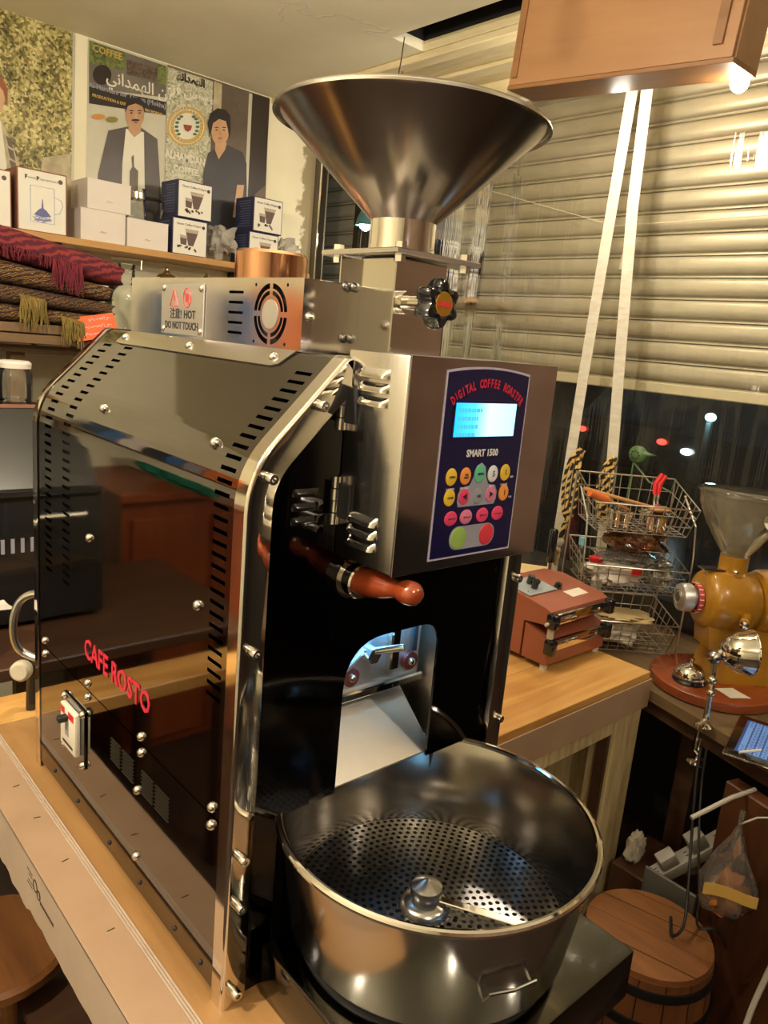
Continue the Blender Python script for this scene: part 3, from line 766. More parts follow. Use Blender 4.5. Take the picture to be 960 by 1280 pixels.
obj('probe_body', G().cyl((0.228, 0.05, 0.362), (0.262, 0.012, 0.376), 0.0048, n=12).cyl((0.235, 0.052, 0.360), (0.235, 0.036, 0.360), 0.011, n=6), 'screw', dd)
obj('probe_cable', G().tube([(0.228, 0.05, 0.362), (0.215, 0.045, 0.362), (0.195, 0.035, 0.358), (0.170, 0.03, 0.350), (0.150, 0.03, 0.345)], 0.0035, 8), 'alu', dd)
MATS['led'] = emit('blue_white_led', (0.45, 0.75, 1.0), 12.0)
obj('work_lamp', G().box(0.20, 0.30, -0.003, 0.003, 0.434, 0.440), 'led', dd)
ld = bpy.data.lights.new('work_light', 'AREA'); ld.shape = 'RECTANGLE'; ld.size = 0.10; ld.size_y = 0.010; ld.energy = 0.95; ld.color = (0.15, 0.52, 1.0); ld.spread = math.radians(110)
lo = bpy.data.objects.new('work_light', ld); COL.objects.link(lo); lo.parent = ro; lo.location = (0.25, 0.002, 0.427); lo.rotation_euler = (math.radians(76), 0, 0)

# ---- cooling pan
PC = (0.2245, -0.108)
pan = obj('cooling_pan', G().lathe([(0.0, 0.084), (0.163, 0.084), (0.1655, 0.088), (0.1845, 0.2155), (0.1850, 0.2170), (0.1830, 0.2170), (0.1820, 0.2150), (0.1640, 0.090)], (PC[0], PC[1], 0), n=96), steel('pan_steel', (0.44, 0.41, 0.37), 0.15, None, 0.03), ro, 40)
obj('pan_rim', G().tube([(PC[0]+0.1862*math.cos(a), PC[1]+0.1862*math.sin(a), 0.2175) for a in [2*PI*i/96 for i in range(96)]], 0.0046, 10, True), 'chrome', pan)
obj('pan_seat', G().lathe([(0.150, 0.068), (0.156, 0.068), (0.156, 0.080), (0.150, 0.084), (0.145, 0.084)], (PC[0], PC[1], 0), n=64), 'matt_black', pan)
g = G(); nr = 15; r_in, r_out = 0.028, 0.1645; dr = (r_out-r_in)/nr; zp = 0.098
for i in range(nr):
    r0 = r_in+i*dr; r1 = r0+dr; k = max(12, int(round(2*PI*(r0+dr/2)/0.0102))); off = 0.5*(i % 2)
    for j in range(k):
        a0 = 2*PI*(j+off)/k; a1 = 2*PI*(j+1+off)/k; am = (a0+a1)/2; rm = (r0+r1)/2
        P = lambda r, t: (PC[0]+r*math.cos(t), PC[1]+r*math.sin(t), zp)
        oc = [P(r1, a0), P(r1, am), P(r1, a1), P(rm, a1), P(r0, a1), P(r0, am), P(r0, a0), P(rm, a0)]
        cxx, cyy, _ = P(rm, am); hr = 0.0030
        ic = []
        for (x, y, z) in oc:
            d = math.hypot(x-cxx, y-cyy); ic.append((cxx+(x-cxx)/d*hr, cyy+(y-cyy)/d*hr, zp))
        A = g.ring(oc); B = g.ring(ic); g.bridge(A, B)
pp_ = obj('perforated_plate', g, 'plate', pan, 30); pp_['label'] = 'perforated steel cooling plate'
obj('hole_shade_disc', G().cyl((PC[0], PC[1], 0.087), (PC[0], PC[1], 0.089), 0.160, n=48), 'cavity', pan)  # black disc giving the shade under the perforations
MATS['dark_steel'] = steel('worn_steel', (0.42, 0.40, 0.38), 0.25, None, 0.05)
hub = obj('stirrer_hub', G().lathe([(0.0, 0.096), (0.031, 0.096), (0.0315, 0.099), (0.029, 0.106), (0.0245, 0.1095), (0.0175, 0.1110), (0.0165, 0.116), (0.0165, 0.1175), (0.0190, 0.1190), (0.0195, 0.1260), (0.0185, 0.1285), (0.0030, 0.1375), (0.0, 0.1378)], (PC[0]-0.010, PC[1]-0.005, 0), n=36), 'dark_steel', pan)
g = G().box(0.0, 0.135, -0.0055, 0.0055, 0.1105, 0.1170, 0.001).xf(Matrix.Translation((PC[0]-0.010, PC[1]-0.005, 0)) @ Matrix.Rotation(math.radians(-60), 4, 'Z'))
obj('stirrer_arm', g, 'chrome', pan)
g = G().box(0.03, 0.130, -0.002, 0.002, 0.0985, 0.1105).xf(Matrix.Translation((PC[0]-0.010, PC[1]-0.005, 0)) @ Matrix.Rotation(math.radians(-61), 4, 'Z'))
obj('stirrer_blade', g, 'dark_steel', pan)
def on_pan(a, z, dr=0.0):
    r = 0.1655+(z-0.088)/(0.2135-0.088)*(0.1845-0.1655)+dr
    return (PC[0]+r*math.cos(a), PC[1]+r*math.sin(a), z)
a0 = math.radians(-108)
obj('pan_handle', G().tube([on_pan(a0-0.17, 0.132), on_pan(a0-0.17, 0.132, 0.006), on_pan(a0-0.15, 0.142, 0.008), on_pan(a0, 0.142, 0.009), on_pan(a0+0.15, 0.142, 0.008), on_pan(a0+0.17, 0.132, 0.006), on_pan(a0+0.17, 0.132)], 0.0020, 8), 'dark_steel', pan)
bs = obj('cooling_base', G().box(0.047, 0.402, -0.290, -0.020, 0.0, 0.068, 0.003, 2), steel('base_black', (0.12, 0.118, 0.11), 0.10, None, 0.03), ro)
# ------------------------------------------------------------------ tables and counter
MATS.update(
    pine=wood('oiled_pine', srgb(218, 170, 98), srgb(166, 112, 52), 'x', 0.38, 1.0, 0.05),
    pine_y=wood('oiled_pine_y', srgb(176, 134, 84), srgb(134, 94, 52), 'y', 0.42, 1.0, 0.05),
    card=paint('brown_cardboard', srgb(170, 140, 112), 0.75, srgb(156, 126, 98), 5.0, 0.05, 200),
    card_out=paint('pale_cardboard', srgb(184, 164, 146), 0.75, srgb(172, 150, 130), 5.0),
    creamboard=paint('worn_cream_board', srgb(206, 186, 140), 0.6, srgb(170, 146, 102), 7.0, 0.15, 30, stretch=(8, 8, 1)),
    dark_wood=wood('dark_stained_wood', srgb(84, 54, 34), srgb(48, 30, 20), 'x', 0.5, 1.0, 0.06),
    counterw=wood('weathered_counter', srgb(122, 98, 66), srgb(80, 62, 42), 'y', 0.5, 1.0, 0.08),
)
t = thing('roaster_table', 'low pine table under the black roaster, edged with brown cardboard', 'table', (0, 0, 0))
for x0, x1 in ((-0.027, 0.128), (0.130, 0.283), (0.285, 0.430)):
    obj('board', G().box(x0, x1, -0.235, 0.768, -0.030, 0.0, 0.0015), 'pine_y', t)
obj('end_board', G().box(-0.62, 0.430, 0.770, 0.878, -0.030, 0.0, 0.0015), 'pine', t)
for x in (0.10, 0.36):
    for y in (-0.17, 0.56): obj('leg', G().box(x, x+0.05, y, y+0.05, FZ, -0.03), 'dark_wood', t)
obj('shelf_board', G().box(0.0, 0.40, -0.15, 0.75, -0.62, -0.60), 'dark_wood', t)
cs = obj('cardboard_edging', G().box(-0.0885, -0.034, -0.235, 0.765, -0.0035, 0.0005, 0.0008), 'card', t)
g = G(); n = 60
pts = [(0.765-1.0*i/n, -0.088 + 0.004*math.sin(i*1.9)*random.random() - (0.006 if 18 < i < 24 else 0)) for i in range(n+1)]
a = [g.bm.verts.new((-0.0885, y, 0.0)) for y, z in pts]; b = [g.bm.verts.new((-0.0885, y, z)) for y, z in pts]
g.bridge(a, b, False)
obj('cardboard_side', g, 'card_out', t, solid=0.003)
for k in range(3): obj('cardboard_layer', G().box(-0.0345+0.0032*k, -0.0318+0.0032*k, -0.235, 0.764, -0.004, 0.0022+0.0008*k, 0.0005), 'card_out', cs)
obj('table_edge', G().box(-0.0872, -0.027, -0.23, 0.765, -0.032, -0.0036), 'dark_wood', t)
for i, y in enumerate((0.66, 0.55, 0.45, 0.33, 0.17)):
    obj('staple', G().box(-0.056, -0.046, y, y+0.0008, 0.0005, 0.0014).xf(Matrix.Translation((-0.052, y, 0)) @ Matrix.Rotation(0.25*math.sin(i*2.3), 4, 'Z') @ Matrix.Translation((0.052, -y, 0))), 'matt_black', t)
# printed mark on the cardboard side
g = G(); px = -0.0888
for k, (zz, w) in enumerate(((-0.020, 0.022), (-0.026, 0.016), (-0.036, 0.018), (-0.042, 0.022))): g.box(px-0.0003, px, 0.352, 0.352+w, zz-0.0012, zz)
g.tube([(px, 0.340+0.008*math.cos(a), -0.030+0.009*math.sin(a)) for a in [2*PI*i/16 for i in range(16)]], 0.0009, 4, True)
g.tube([(px, 0.326+0.006*math.cos(a), -0.036+0.007*math.sin(a)) for a in [2*PI*i/16 for i in range(16)]], 0.0009, 4, True)
mk = obj('printed_mark', g, 'ink', t)
g = G()
for k in range(9): g.box(px-0.0003, px, 0.268+0.006*k, 0.2715+0.006*k, -0.046, -0.041)
obj('printed_line', g, 'ink', t)['kind'] = 'stuff'

rt = thing('side_table', 'pine side table with cardboard skirt and cream plank front beside roaster', 'table', (0, 0, 0))
for y0, y1 in ((0.220, 0.398), (0.400, 0.608), (0.610, 0.820)):
    obj('board', G().box(0.452, 1.364, y0, y1, -0.028, 0.0, 0.0015), 'pine', rt)
obj('cardboard_skirt', G().box(0.452, 1.368, 0.2145, 0.2185, -0.095, -0.018, 0.001), 'card', rt)
obj('cardboard_skirt', G().box(1.3645, 1.3685, 0.2185, 0.34, -0.095, -0.018, 0.001), 'card', rt)
x = 0.46
k = 0
while x < 1.235:
    obj('front_board', G().box(x, min(x+0.083, 1.238), 0.226, 0.236, -0.140, -0.03, 0.0015), 'creamboard', rt); x += 0.085
obj('leg', G().box(1.240, 1.356, 0.222, 0.290, FZ, -0.03, 0.003), 'creamboard', rt)
obj('leg_bead', G().box(1.228, 1.240, 0.232, 0.260, FZ, -0.13), 'dark_wood', rt)
obj('leg', G().box(0.470, 0.56, 0.222, 0.290, FZ, -0.03, 0.003), 'creamboard', rt)
for xx in (0.47, 1.29): obj('leg', G().box(xx, xx+0.06, 0.74, 0.80, FZ, -0.03, 0.003), 'creamboard', rt)
obj('back_board', G().box(0.46, 1.35, 0.79, 0.80, FZ, -0.03), 'dark_wood', rt)
obj('side_board', G().box(1.335, 1.345, 0.29, 0.79, FZ, -0.03), 'creamboard', rt)
for k in range(2): obj('pilot_hole', G().cyl((0.775-0.02*k, 0.27-0.025*k, 0.0), (0.775-0.02*k, 0.27-0.025*k, 0.0006), 0.0022, n=8), 'matt_black', rt)

ct = thing('wall_counter', 'weathered wooden counter carrying the yellow grinder under the window', 'counter', (0, 0, 0))
obj('counter_top', G().prism([(1.374, 1.10), (1.374, 0.235), (1.19, -0.42), (1.86, -0.42), (1.86, 1.10)], -0.078, -0.050, 'xy'), 'counterw', ct)
obj('counter_apron', G().prism([(1.40, 1.08), (1.40, 0.23), (1.225, -0.40), (1.245, -0.405), (1.42, 0.225), (1.42, 1.08)], -0.125, -0.0785, 'xy'), 'dark_wood', ct)
obj('end_panel', G().box(-0.02, 0.02, -0.24, 0.0, FZ, -0.1255, 0.003).xf(Matrix.Translation((1.268, -0.055, 0)) @ Matrix.Rotation(math.radians(-15.5), 4, 'Z')), wood('chestnut_wood', srgb(92, 54, 30), srgb(62, 34, 18), 'z', 0.45, 1.0, 0.05), ct)
for x, y in ((1.44, 1.0), (1.78, 1.0), (1.78, -0.36), (1.50, 0.12)): obj('leg', G().box(x, x+0.05, y, y+0.05, FZ, -0.0785), 'dark_wood', ct)
# ------------------------------------------------------------------ bag sealer
MATS.update(
    terracotta=paint('terracotta_enamel', srgb(156, 88, 64), 0.4, srgb(142, 78, 56), 6.0, coat=0.2),
    greyplate=paint('grey_blue_plate', srgb(168, 176, 178), 0.4, metal=0.3),
    white_sticker=paint('white_sticker', srgb(224, 214, 196), 0.6),
    rub_white=paint('white_rubber', srgb(206, 196, 176), 0.6),
)
s = thing('bag_sealer', 'terracotta metal bag sealer with black roller ends on side table', 'bag sealer', (1.113, 0.365, 0.0))
g = G().prism([(0.0, 0.016), (0.075, 0.016), (0.075, 0.105), (0.012, 0.082), (0.0, 0.074)], 0.0, 0.250, 'yz')
obj('lower_jaw', g, 'terracotta', s)
g = G().prism([(0.082, 0.016), (0.205, 0.016), (0.215, 0.172), (0.150, 0.178), (0.020, 0.158), (0.006, 0.152), (0.006, 0.118), (0.082, 0.108)], 0.001, 0.249, 'yz')
obj('housing', g, 'terracotta', s)
obj('control_plate', G().box(0.0, 0.115, 0.0, 0.085, 0, 0.002).xf(Matrix.Translation((0.010, 0.080, 0.1690)) @ Matrix.Rotation(math.radians(7.5), 4, 'X')), 'greyplate', s)
for x, y in ((0.025, 0.100), (0.035, 0.15)): obj('plate_screw', dome(G(), (x, y, 0.1735), (0, 0, 1), 0.004, 0.003, 8), 'screw', s)
obj('dial', G().cyl((0.062, 0.108, 0.172), (0.062, 0.104, 0.192), 0.009, n=14).cyl((0.062, 0.104, 0.192), (0.062, 0.103, 0.197), 0.011, n=14), 'knob_black', s)
obj('dial', G().cyl((0.075, 0.132, 0.176), (0.075, 0.128, 0.200), 0.010, n=14), 'knob_black', s)
obj('selector_knob', G().cyl((0.140, 0.090, 0.168), (0.140, 0.088, 0.182), 0.011, 0.009, 14), 'knob_black', s)
obj('sticker', G().box(0.135, 0.205, 0.038, 0.070, 0, 0.0006).xf(Matrix.Translation((0, 0, 0.1552)) @ Matrix.Rotation(math.radians(8.5), 4, 'X')), 'white_sticker', s)
obj('dot', G().cyl((-0.0008, 0.145, 0.075), (0.002, 0.145, 0.075), 0.015, n=20), 'rub_white', s)
obj('dot_ring', G().cyl((-0.0004, 0.145, 0.075), (0.002, 0.145, 0.075), 0.0185, n=20), 'knob_black', s)
for y, z in ((0.147, 0.113), (0.146, 0.045)): obj('side_screw', dome(G(), (0.001, y, z), (-1, 0, 0), 0.003, 0.002, 8), 'screw', s)
for z, yy in ((0.132, -0.004), (0.065, -0.006)):
    obj('press_bar', G().box(0.016, 0.246, yy, yy+0.014, z-0.014, z+0.014, 0.003, 2), 'chrome', s)
    for x in (-0.004, 0.238): obj('roller', G().box(x-0.004, x+0.020, yy-0.012, yy+0.016, z-0.020, z+0.018, 0.005, 2), 'knob_black', s)
    for x in (0.07, 0.20): obj('bar_screw', dome(G(), (x, yy, z), (0, -1, 0), 0.004, 0.003, 8), 'screw', s)
obj('spring_post', G().cyl((0.008, 0.004, 0.085), (0.008, 0.004, 0.112), 0.0085, n=12), 'rub_white', s)
obj('spring_lever', G().cyl((-0.004, 0.004, 0.126), (-0.018, 0.004, 0.124), 0.004, n=8), 'rub_white', s)
for x in (0.012, 0.238):
    for y in (0.014, 0.190): obj('foot', G().cyl((x, y, 0), (x, y, 0.017), 0.0095, n=12), 'rub_white', s)

# parcels and papers behind the sealer
MATS['kraft'] = paint('kraft_paper', srgb(214, 190, 138), 0.7, srgb(200, 174, 120), 5.0, 0.1, 40)
tag(obj('storage_crate', G().box(1.16, 1.35, 0.600, 0.80, 0.0, 0.114, 0.003), 'dark_wood'), 'dark wooden crate behind the bag sealer carrying paper sheets', 'crate')
def sheet(name, q, mat, label, cat, lift=0.006, group=None):
    fn = lambda u, v: tuple(Vector(q[0])*(1-u)*(1-v)+Vector(q[1])*u*(1-v)+Vector(q[2])*u*v+Vector(q[3])*(1-u)*v + Vector((0, 0, lift*math.sin(3.1*u+1.3*v)*math.sin(2.4*v+0.6))))
    return tag(obj(name, G().grid(fn, 8, 8), mat, solid=0.0012), label, cat, group)
sheet('paper_sheet', [(1.18, 0.62, 0.118), (1.38, 0.605, 0.122), (1.41, 0.72, 0.121), (1.20, 0.78, 0.119)], 'kraft', 'flat kraft paper sheet lying behind the sealer', 'paper')
en = sheet('paper_envelope', [(1.25, 0.70, 0.135), (1.36, 0.592, 0.150), (1.50, 0.65, 0.138), (1.38, 0.80, 0.135)], 'kraft', 'kraft paper envelope with folded flap leaning over crate', 'envelope', 0.012)

# black handled tool standing in a small glass
t = thing('sealing_press', 'black handled steel tool standing upright behind the bag sealer', 'tool', (1.392, 0.585, -0.05))
obj('handle', G().lathe([(0, 0.235), (0.011, 0.235), (0.0125, 0.243), (0.0125, 0.325), (0.010, 0.332), (0, 0.334)], n=16), 'knob_black', t)
obj('blade', G().box(-0.008, 0.008, -0.002, 0.002, 0.05, 0.237), 'screw', t)
obj('base', G().lathe([(0, 0.0), (0.022, 0.0), (0.022, 0.045), (0.010, 0.058), (0, 0.058)], n=18), 'dark_steel', t)

# ------------------------------------------------------------------ wire rack with tiers and its contents
MATS.update(
    wire=steel('grey_wire', (0.62, 0.58, 0.50), 0.3, None, 0.05),
    baggie=film('plastic_bag_film', (0.93, 0.93, 0.90), 0.10, 1.5, 0.10, gain=2.0),
    clear=film('clear_glass', (0.93, 0.95, 0.93), 0.02, 1.5, 0.03, gain=1.3),
    brownglass=film('brown_film', (0.55, 0.34, 0.20), 0.12, 1.5, 0.25, srgb(120, 70, 36), 1.6),
    orangew=paint('orange_handle', srgb(196, 100, 44), 0.4),
    redplastic=paint('red_plastic', srgb(205, 36, 40), 0.3),
    bluecap=paint('pale_blue_cap', srgb(130, 190, 205), 0.4),
    whitecloth=paint('white_bag', srgb(226, 216, 200), 0.6, srgb(204, 190, 170), 7),
    cane=wood('cane_wood', srgb(176, 126, 72), srgb(132, 86, 44), 'x', 0.4, 2.0, 0.02),
    green=paint('green_plastic', srgb(66, 96, 48), 0.45),
)
rk = thing('wire_rack', 'three tier grey wire rack full of kitchen things under window', 'rack', (1.577, 0.460, -0.050), math.radians(-41.5))
def tier(z0, h, w0, w1, dd, yoff, lip=0.0):
    """a wire basket: floor grid and four sloping walls"""
    g = G(); r = 0.0014
    x0, x1, y0, y1 = -w0/2, w0/2, -dd/2+yoff, dd/2+yoff
    X0, X1, Y0, Y1 = -w1/2, w1/2, -dd/2-0.02+yoff, dd/2+yoff
    def ln(a, b, rr=r): g.cyl(a, b, rr, n=5, caps=False)
    nx, ny = 9, 6
    for i in range(nx+1):
        u = i/nx; ln((x0+(x1-x0)*u, y0, z0), (x0+(x1-x0)*u, y1, z0)); 
        ln((x0+(x1-x0)*u, y1, z0), (X0+(X1-X0)*u, Y1, z0+h)); ln((x0+(x1-x0)*u, y0, z0), (X0+(X1-X0)*u, Y0, z0+h-lip))
    for j in range(ny+1):
        v = j/ny; y = y0+(y1-y0)*v; Y = Y0+(Y1-Y0)*v; hh = h-lip*(1-v)
        ln((x0, y, z0), (x1, y, z0)); ln((x0, y, z0), (X0, Y, z0+hh)); ln((x1, y, z0), (X1, Y, z0+hh))
    for k in (0.35, 0.7):
        f = lambda a, b: a+(b-a)*k
        ln((f(x0, X0), f(y1, Y1), z0+h*k), (f(x1, X1), f(y1, Y1), z0+h*k)); ln((f(x0, X0), f(y0, Y0), z0+(h-lip)*k), (f(x1, X1), f(y0, Y0), z0+(h-lip)*k))
        for q, Q in ((x0, X0), (x1, X1)): ln((f(q, Q), f(y0, Y0), z0+(h-lip)*k), (f(q, Q), f(y1, Y1), z0+h*k))
    g.tube([(X0, Y0, z0+h-lip), (X1, Y0, z0+h-lip), (X1, Y1, z0+h), (X0, Y1, z0+h)], 0.0024, 6, True)
    return g
for z0, h, lip in ((0.355, 0.130, 0.05), (0.185, 0.105, 0.03), (0.012, 0.110, 0.02)):
    obj('basket', tier(z0, h, 0.25, 0.285, 0.19, 0.0, lip), 'wire', rk)
for sx in (-1, 1):
    obj('upright', G().tube([(sx*0.148, 0.09, 0.0), (sx*0.148, 0.095, 0.25), (sx*0.146, 0.10, 0.485)], 0.003, 6), 'wire', rk)
    obj('front_hook', G().tube([(sx*0.148, -0.105, 0.0), (sx*0.150, -0.110, 0.20), (sx*0.150, -0.105, 0.30), (sx*0.150, -0.085, 0.385), (sx*0.150, 0.02, 0.45)], 0.0028, 6), 'wire', rk)
RKM = Matrix.Translation((1.577, 0.460, -0.050)) @ Matrix.Rotation(math.radians(-41.5), 4, 'Z')
def rkp(x, y, z): return tuple(RKM @ Vector((x, y, z)))
def rthing(name, label, cat, p, rz=0.0, group=None): return thing(name, label, cat, rkp(*p), math.radians(-41.5)+rz, group)
# top tier: small pots, wooden spoon, red pliers
o = rthing('metal_cup', 'small square steel cup in the top basket of the rack', 'cup', (-0.040, -0.030, 0.3562))
obj('cup', G().lathe([(0, 0.002), (0.030, 0.002), (0.034, 0.050), (0.0325, 0.050), (0.029, 0.004), (0, 0.004)], n=24), 'chrome', o)
o = rthing('small_saucepan', 'small steel saucepan with flared rim in the top basket', 'pan', (0.058, -0.030, 0.3562))
obj('bowl', G().lathe([(0, 0.0), (0.036, 0.002), (0.042, 0.040), (0.052, 0.048), (0.050, 0.050), (0.040, 0.043), (0.034, 0.004), (0, 0.003)], n=28), 'chrome', o)
obj('lid', G().lathe([(0.048, 0.048), (0.030, 0.056), (0.006, 0.060), (0.006, 0.066), (0.009, 0.072), (0, 0.075)], n=24), 'chrome', o)
t = rthing('wooden_spoon', 'long wooden spoon lying across the top basket, handle sticking out', 'spoon', (0, 0, 0))
obj('handle', G().tube([(-0.165, -0.058, 0.460), (-0.07, -0.060, 0.4425), (0.030, -0.062, 0.4245)], [0.006, 0.0055, 0.005], 10), 'cane', t)
obj('bowl', G().ball((0.052, -0.063, 0.4205), 0.024, 1.4, 0.9, 0.35), 'cane', t)
t = rthing('orange_brush', 'brush with orange tubular handle beneath the wooden spoon', 'brush', (0, 0, 0))
obj('handle', G().tube([(-0.160, -0.106, 0.4580), (-0.105, -0.087, 0.4385)], 0.011, 14), 'orangew', t)
obj('stem', G().tube([(-0.105, -0.087, 0.4385), (-0.035, -0.060, 0.4115)], 0.005, 10), 'cane', t)
t = rthing('red_pliers', 'red handled steel pliers standing in the top basket', 'pliers', (0, 0, 0))
obj('grip', G().tube([(0.070, 0.040, 0.445), (0.068, 0.042, 0.475), (0.084, 0.044, 0.505)], [0.006, 0.0075, 0.006], 10), 'redplastic', t)
obj('grip', G().tube([(0.080, 0.040, 0.445), (0.080, 0.042, 0.475), (0.096, 0.046, 0.500)], [0.006, 0.0075, 0.006], 10), 'redplastic', t)
obj('jaw', G().tube([(0.071, 0.040, 0.446), (0.074, 0.039, 0.40), (0.077, 0.038, 0.357)], 0.004, 8).tube([(0.081, 0.040, 0.446), (0.083, 0.039, 0.40), (0.080, 0.038, 0.357)], 0.004, 8), 'screw', t)
# middle tier: brown bag, zip bags; lower: white bag and papers
def lump(c, sx, sy, sz, seed, amp=0.18, u=28, v=16):
    rnd = random.Random(seed); ph = [(rnd.uniform(-1, 1), rnd.uniform(-1, 1), rnd.uniform(-1, 1), rnd.uniform(2, 7), rnd.uniform(0, 6)) for _ in range(9)]
    g = G().ball((0, 0, 0), 1.0, 1, 1, 1, u, v)
    for w in g.bm.verts:
        p = w.co.copy(); d = 0
        for a, b, c2, f, s in ph: d += math.sin(f*(a*p.x+b*p.y+c2*p.z)*2+s)
        k = 1+amp*d/3
        # squarish pillow
        q = Vector([math.copysign(abs(x)**0.7, x) for x in p])
        w.co = Vector((q.x*sx*k, q.y*sy*k, q.z*sz*k))
    for ax_, h_ in enumerate((sx, sy, sz)):
        lo_ = min(w.co[ax_] for w in g.bm.verts); hi_ = max(w.co[ax_] for w in g.bm.verts)
        for w in g.bm.verts: w.co[ax_] = (w.co[ax_]-(lo_+hi_)/2)*2*h_/(hi_-lo_) + c[ax_]
    return g
def rlump(name, label, cat, c, s, mat, seed, amp=0.18):
    o = obj(name, lump((0, 0, 0), *s, seed, amp), mat, None, 50); o.location = rkp(*c); o.rotation_euler = (0, 0, math.radians(-41.5)); return tag(o, label, cat)
rlump('brown_pouch', 'shiny brown film pouch in the middle of the wire rack', 'pouch', (0.016, -0.002, 0.3200), (0.104, 0.082, 0.0345), 'brownglass', 3, 0.25)
rlump('zip_bag', 'clear zip bag of small parts on the middle tier', 'bag', (-0.025, -0.050, 0.2755), (0.090, 0.078, 0.0130), 'baggie', 5, 0.22)
rlump('white_parcel', 'white wrapped parcel with red marks on the middle tier', 'parcel', (-0.038, -0.022, 0.2270), (0.084, 0.072, 0.0410), 'whitecloth', 8, 0.22)
rlump('plastic_bag', 'crumpled clear plastic bag squeezed in beside the white parcel', 'bag', (0.086, -0.006, 0.2300), (0.042, 0.090, 0.0440), 'baggie', 11, 0.3)
rlump('red_packet', 'small red packet tucked beside the white parcel', 'packet', (-0.104, -0.070, 0.2660), (0.020, 0.016, 0.0110), 'redplastic', 13, 0.1)
rlump('red_tag', 'tiny red tag on the white parcel', 'tag', (0.005, -0.0940, 0.2420), (0.013, 0.005, 0.012), 'redplastic', 17, 0.1)
t = rthing('squeeze_bottle', 'clear bottle with pale blue cap at the rack corner', 'bottle', (-0.108, 0.073, 0.1862))
obj('bottle', G().lathe([(0, 0), (0.016, 0), (0.016, 0.07), (0.008, 0.085)], n=16), 'clear', t)
obj('cap', G().lathe([(0.010, 0.083), (0.011, 0.105), (0.0, 0.108)], n=14), 'bluecap', t)
rlump('paper_bag', 'pale paper bag on the bottom tier of the rack', 'bag', (-0.022, 0.0, 0.0490), (0.098, 0.088, 0.0360), 'whitecloth', 21, 0.2)
rlump('folded_paper', 'yellowish folded paper on the bottom tier of rack', 'paper', (0.010, -0.030, 0.0960), (0.085, 0.060, 0.0120), 'kraft', 22, 0.2)

# ------------------------------------------------------------------ yellow grinder
MATS.update(
    grinder=paint('mustard_enamel', srgb(178, 128, 34), 0.28, srgb(150, 102, 24), 4.0, coat=0.5),
    redband=paint('red_band', srgb(180, 60, 50), 0.4),
    hopperclear=film('smoky_hopper', (0.93, 0.91, 0.84), 0.06, 1.5, 0.20, srgb(206, 196, 166), 1.3),
    redwood=wood('red_lacquer_wood', srgb(150, 74, 34), srgb(104, 44, 20), 'x', 0.25, 1.0, 0.03, coat=0.6),
)
gr = thing('coffee_grinder', 'mustard yellow electric coffee grinder with smoky clear hopper', 'coffee grinder', (1.528, 0.136, -0.0200), math.radians(-38))
obj('hopper', G().lathe([(0.030, 0.320), (0.036, 0.338), (0.055, 0.363), (0.085, 0.412), (0.104, 0.455), (0.110, 0.485), (0.112, 0.489), (0.109, 0.491)], n=44), 'hopperclear', gr, 60)
obj('hopper_lid', G().lathe([(0.112, 0.489), (0.104, 0.495), (0.060, 0.499), (0.0, 0.500)], n=44), film('dark_lid', (0.62, 0.58, 0.52), 0.08, 1.5, 0.25, srgb(110, 100, 84), 1.5), gr)
obj('hopper_rim', G().tube([(0.112*math.cos(a), 0.112*math.sin(a), 0.489) for a in [2*PI*i/40 for i in range(40)]], 0.0022, 6, True), 'clear', gr)
st_ = obj('sticker', G().lathe([(0, 0), (0.026, 0.0), (0.026, 0.0008), (0, 0.001)], (0, 0, 0), n=28).xf(Matrix.Translation((0.028, -0.0905, 0.434)) @ Matrix.Rotation(math.radians(62), 4, 'X') @ Matrix.Rotation(math.radians(12), 4, 'Y') @ Matrix.Diagonal((1.1, 0.85, 1, 1))), 'white_sticker', gr)
obj('sticker_print', G().ball((0, 0, 0), 0.014, 1.15, 0.85, 0.08).xf(Matrix.Translation((0.029, -0.0918, 0.432)) @ Matrix.Rotation(math.radians(62), 4, 'X')), 'k_orange', st_)
obj('feed_neck', G().lathe([(0.040, 0.270), (0.040, 0.284), (0.0345, 0.290), (0.0345, 0.330), (0.030, 0.330)], n=30), 'grinder', gr)
obj('feed_gate', G().box(-0.085, -0.02, -0.020, 0.012, 0.292, 0.295), 'screw', gr)
obj('gate_knob', G().ball((-0.012, -0.038, 0.296), 0.007), 'screw', gr)
obj('burr_housing', G().lathe([(0.0, -0.072), (0.055, -0.072), (0.070, -0.066), (0.078, -0.052), (0.080, -0.030), (0.080, 0.020), (0.072, 0.055), (0.060, 0.065), (0.06, 0.07)], (0.0, 0.0, 0.212), (1, 0, 0), 44), 'grinder', gr, 45)
obj('motor', G().lathe([(0.060, 0.065), (0.074, 0.070), (0.080, 0.085), (0.080, 0.150), (0.0795, 0.152), (0.0795, 0.245), (0.070, 0.263), (0, 0.265)], (0.0, 0.0, 0.216), (1, 0, 0), 44), 'grinder', gr, 45)
for xx in (0.092, 0.100): obj('red_stripe', G().lathe([(0.0803, xx), (0.0808, xx+0.001), (0.0803, xx+0.003)], (0, 0, 0.216), (1, 0, 0), 44), 'redband', gr)
obj('rating_label', G().grid(lambda u, v: (0.165+0.05*u, -0.0812*math.sin(0.30+0.5*v), 0.216+0.0812*math.cos(0.30+0.5*v)), 2, 6), 'white_sticker', gr, solid=0.0006)
em = obj('green_badge', G().grid(lambda u, v: (0.145+0.045*u, -0.0812*math.sin(1.35+0.4*v), 0.216+0.0812*math.cos(1.35+0.4*v)), 2, 6), 'green', gr, solid=0.0006)
dl = obj('grind_dial', G().lathe([(0, -0.138), (0.026, -0.138), (0.034, -0.134), (0.036, -0.125), (0.036, -0.108), (0.030, -0.104), (0.030, -0.085)], (0.010, 0, 0.212), (1, 0, 0), 32), 'alu', gr)
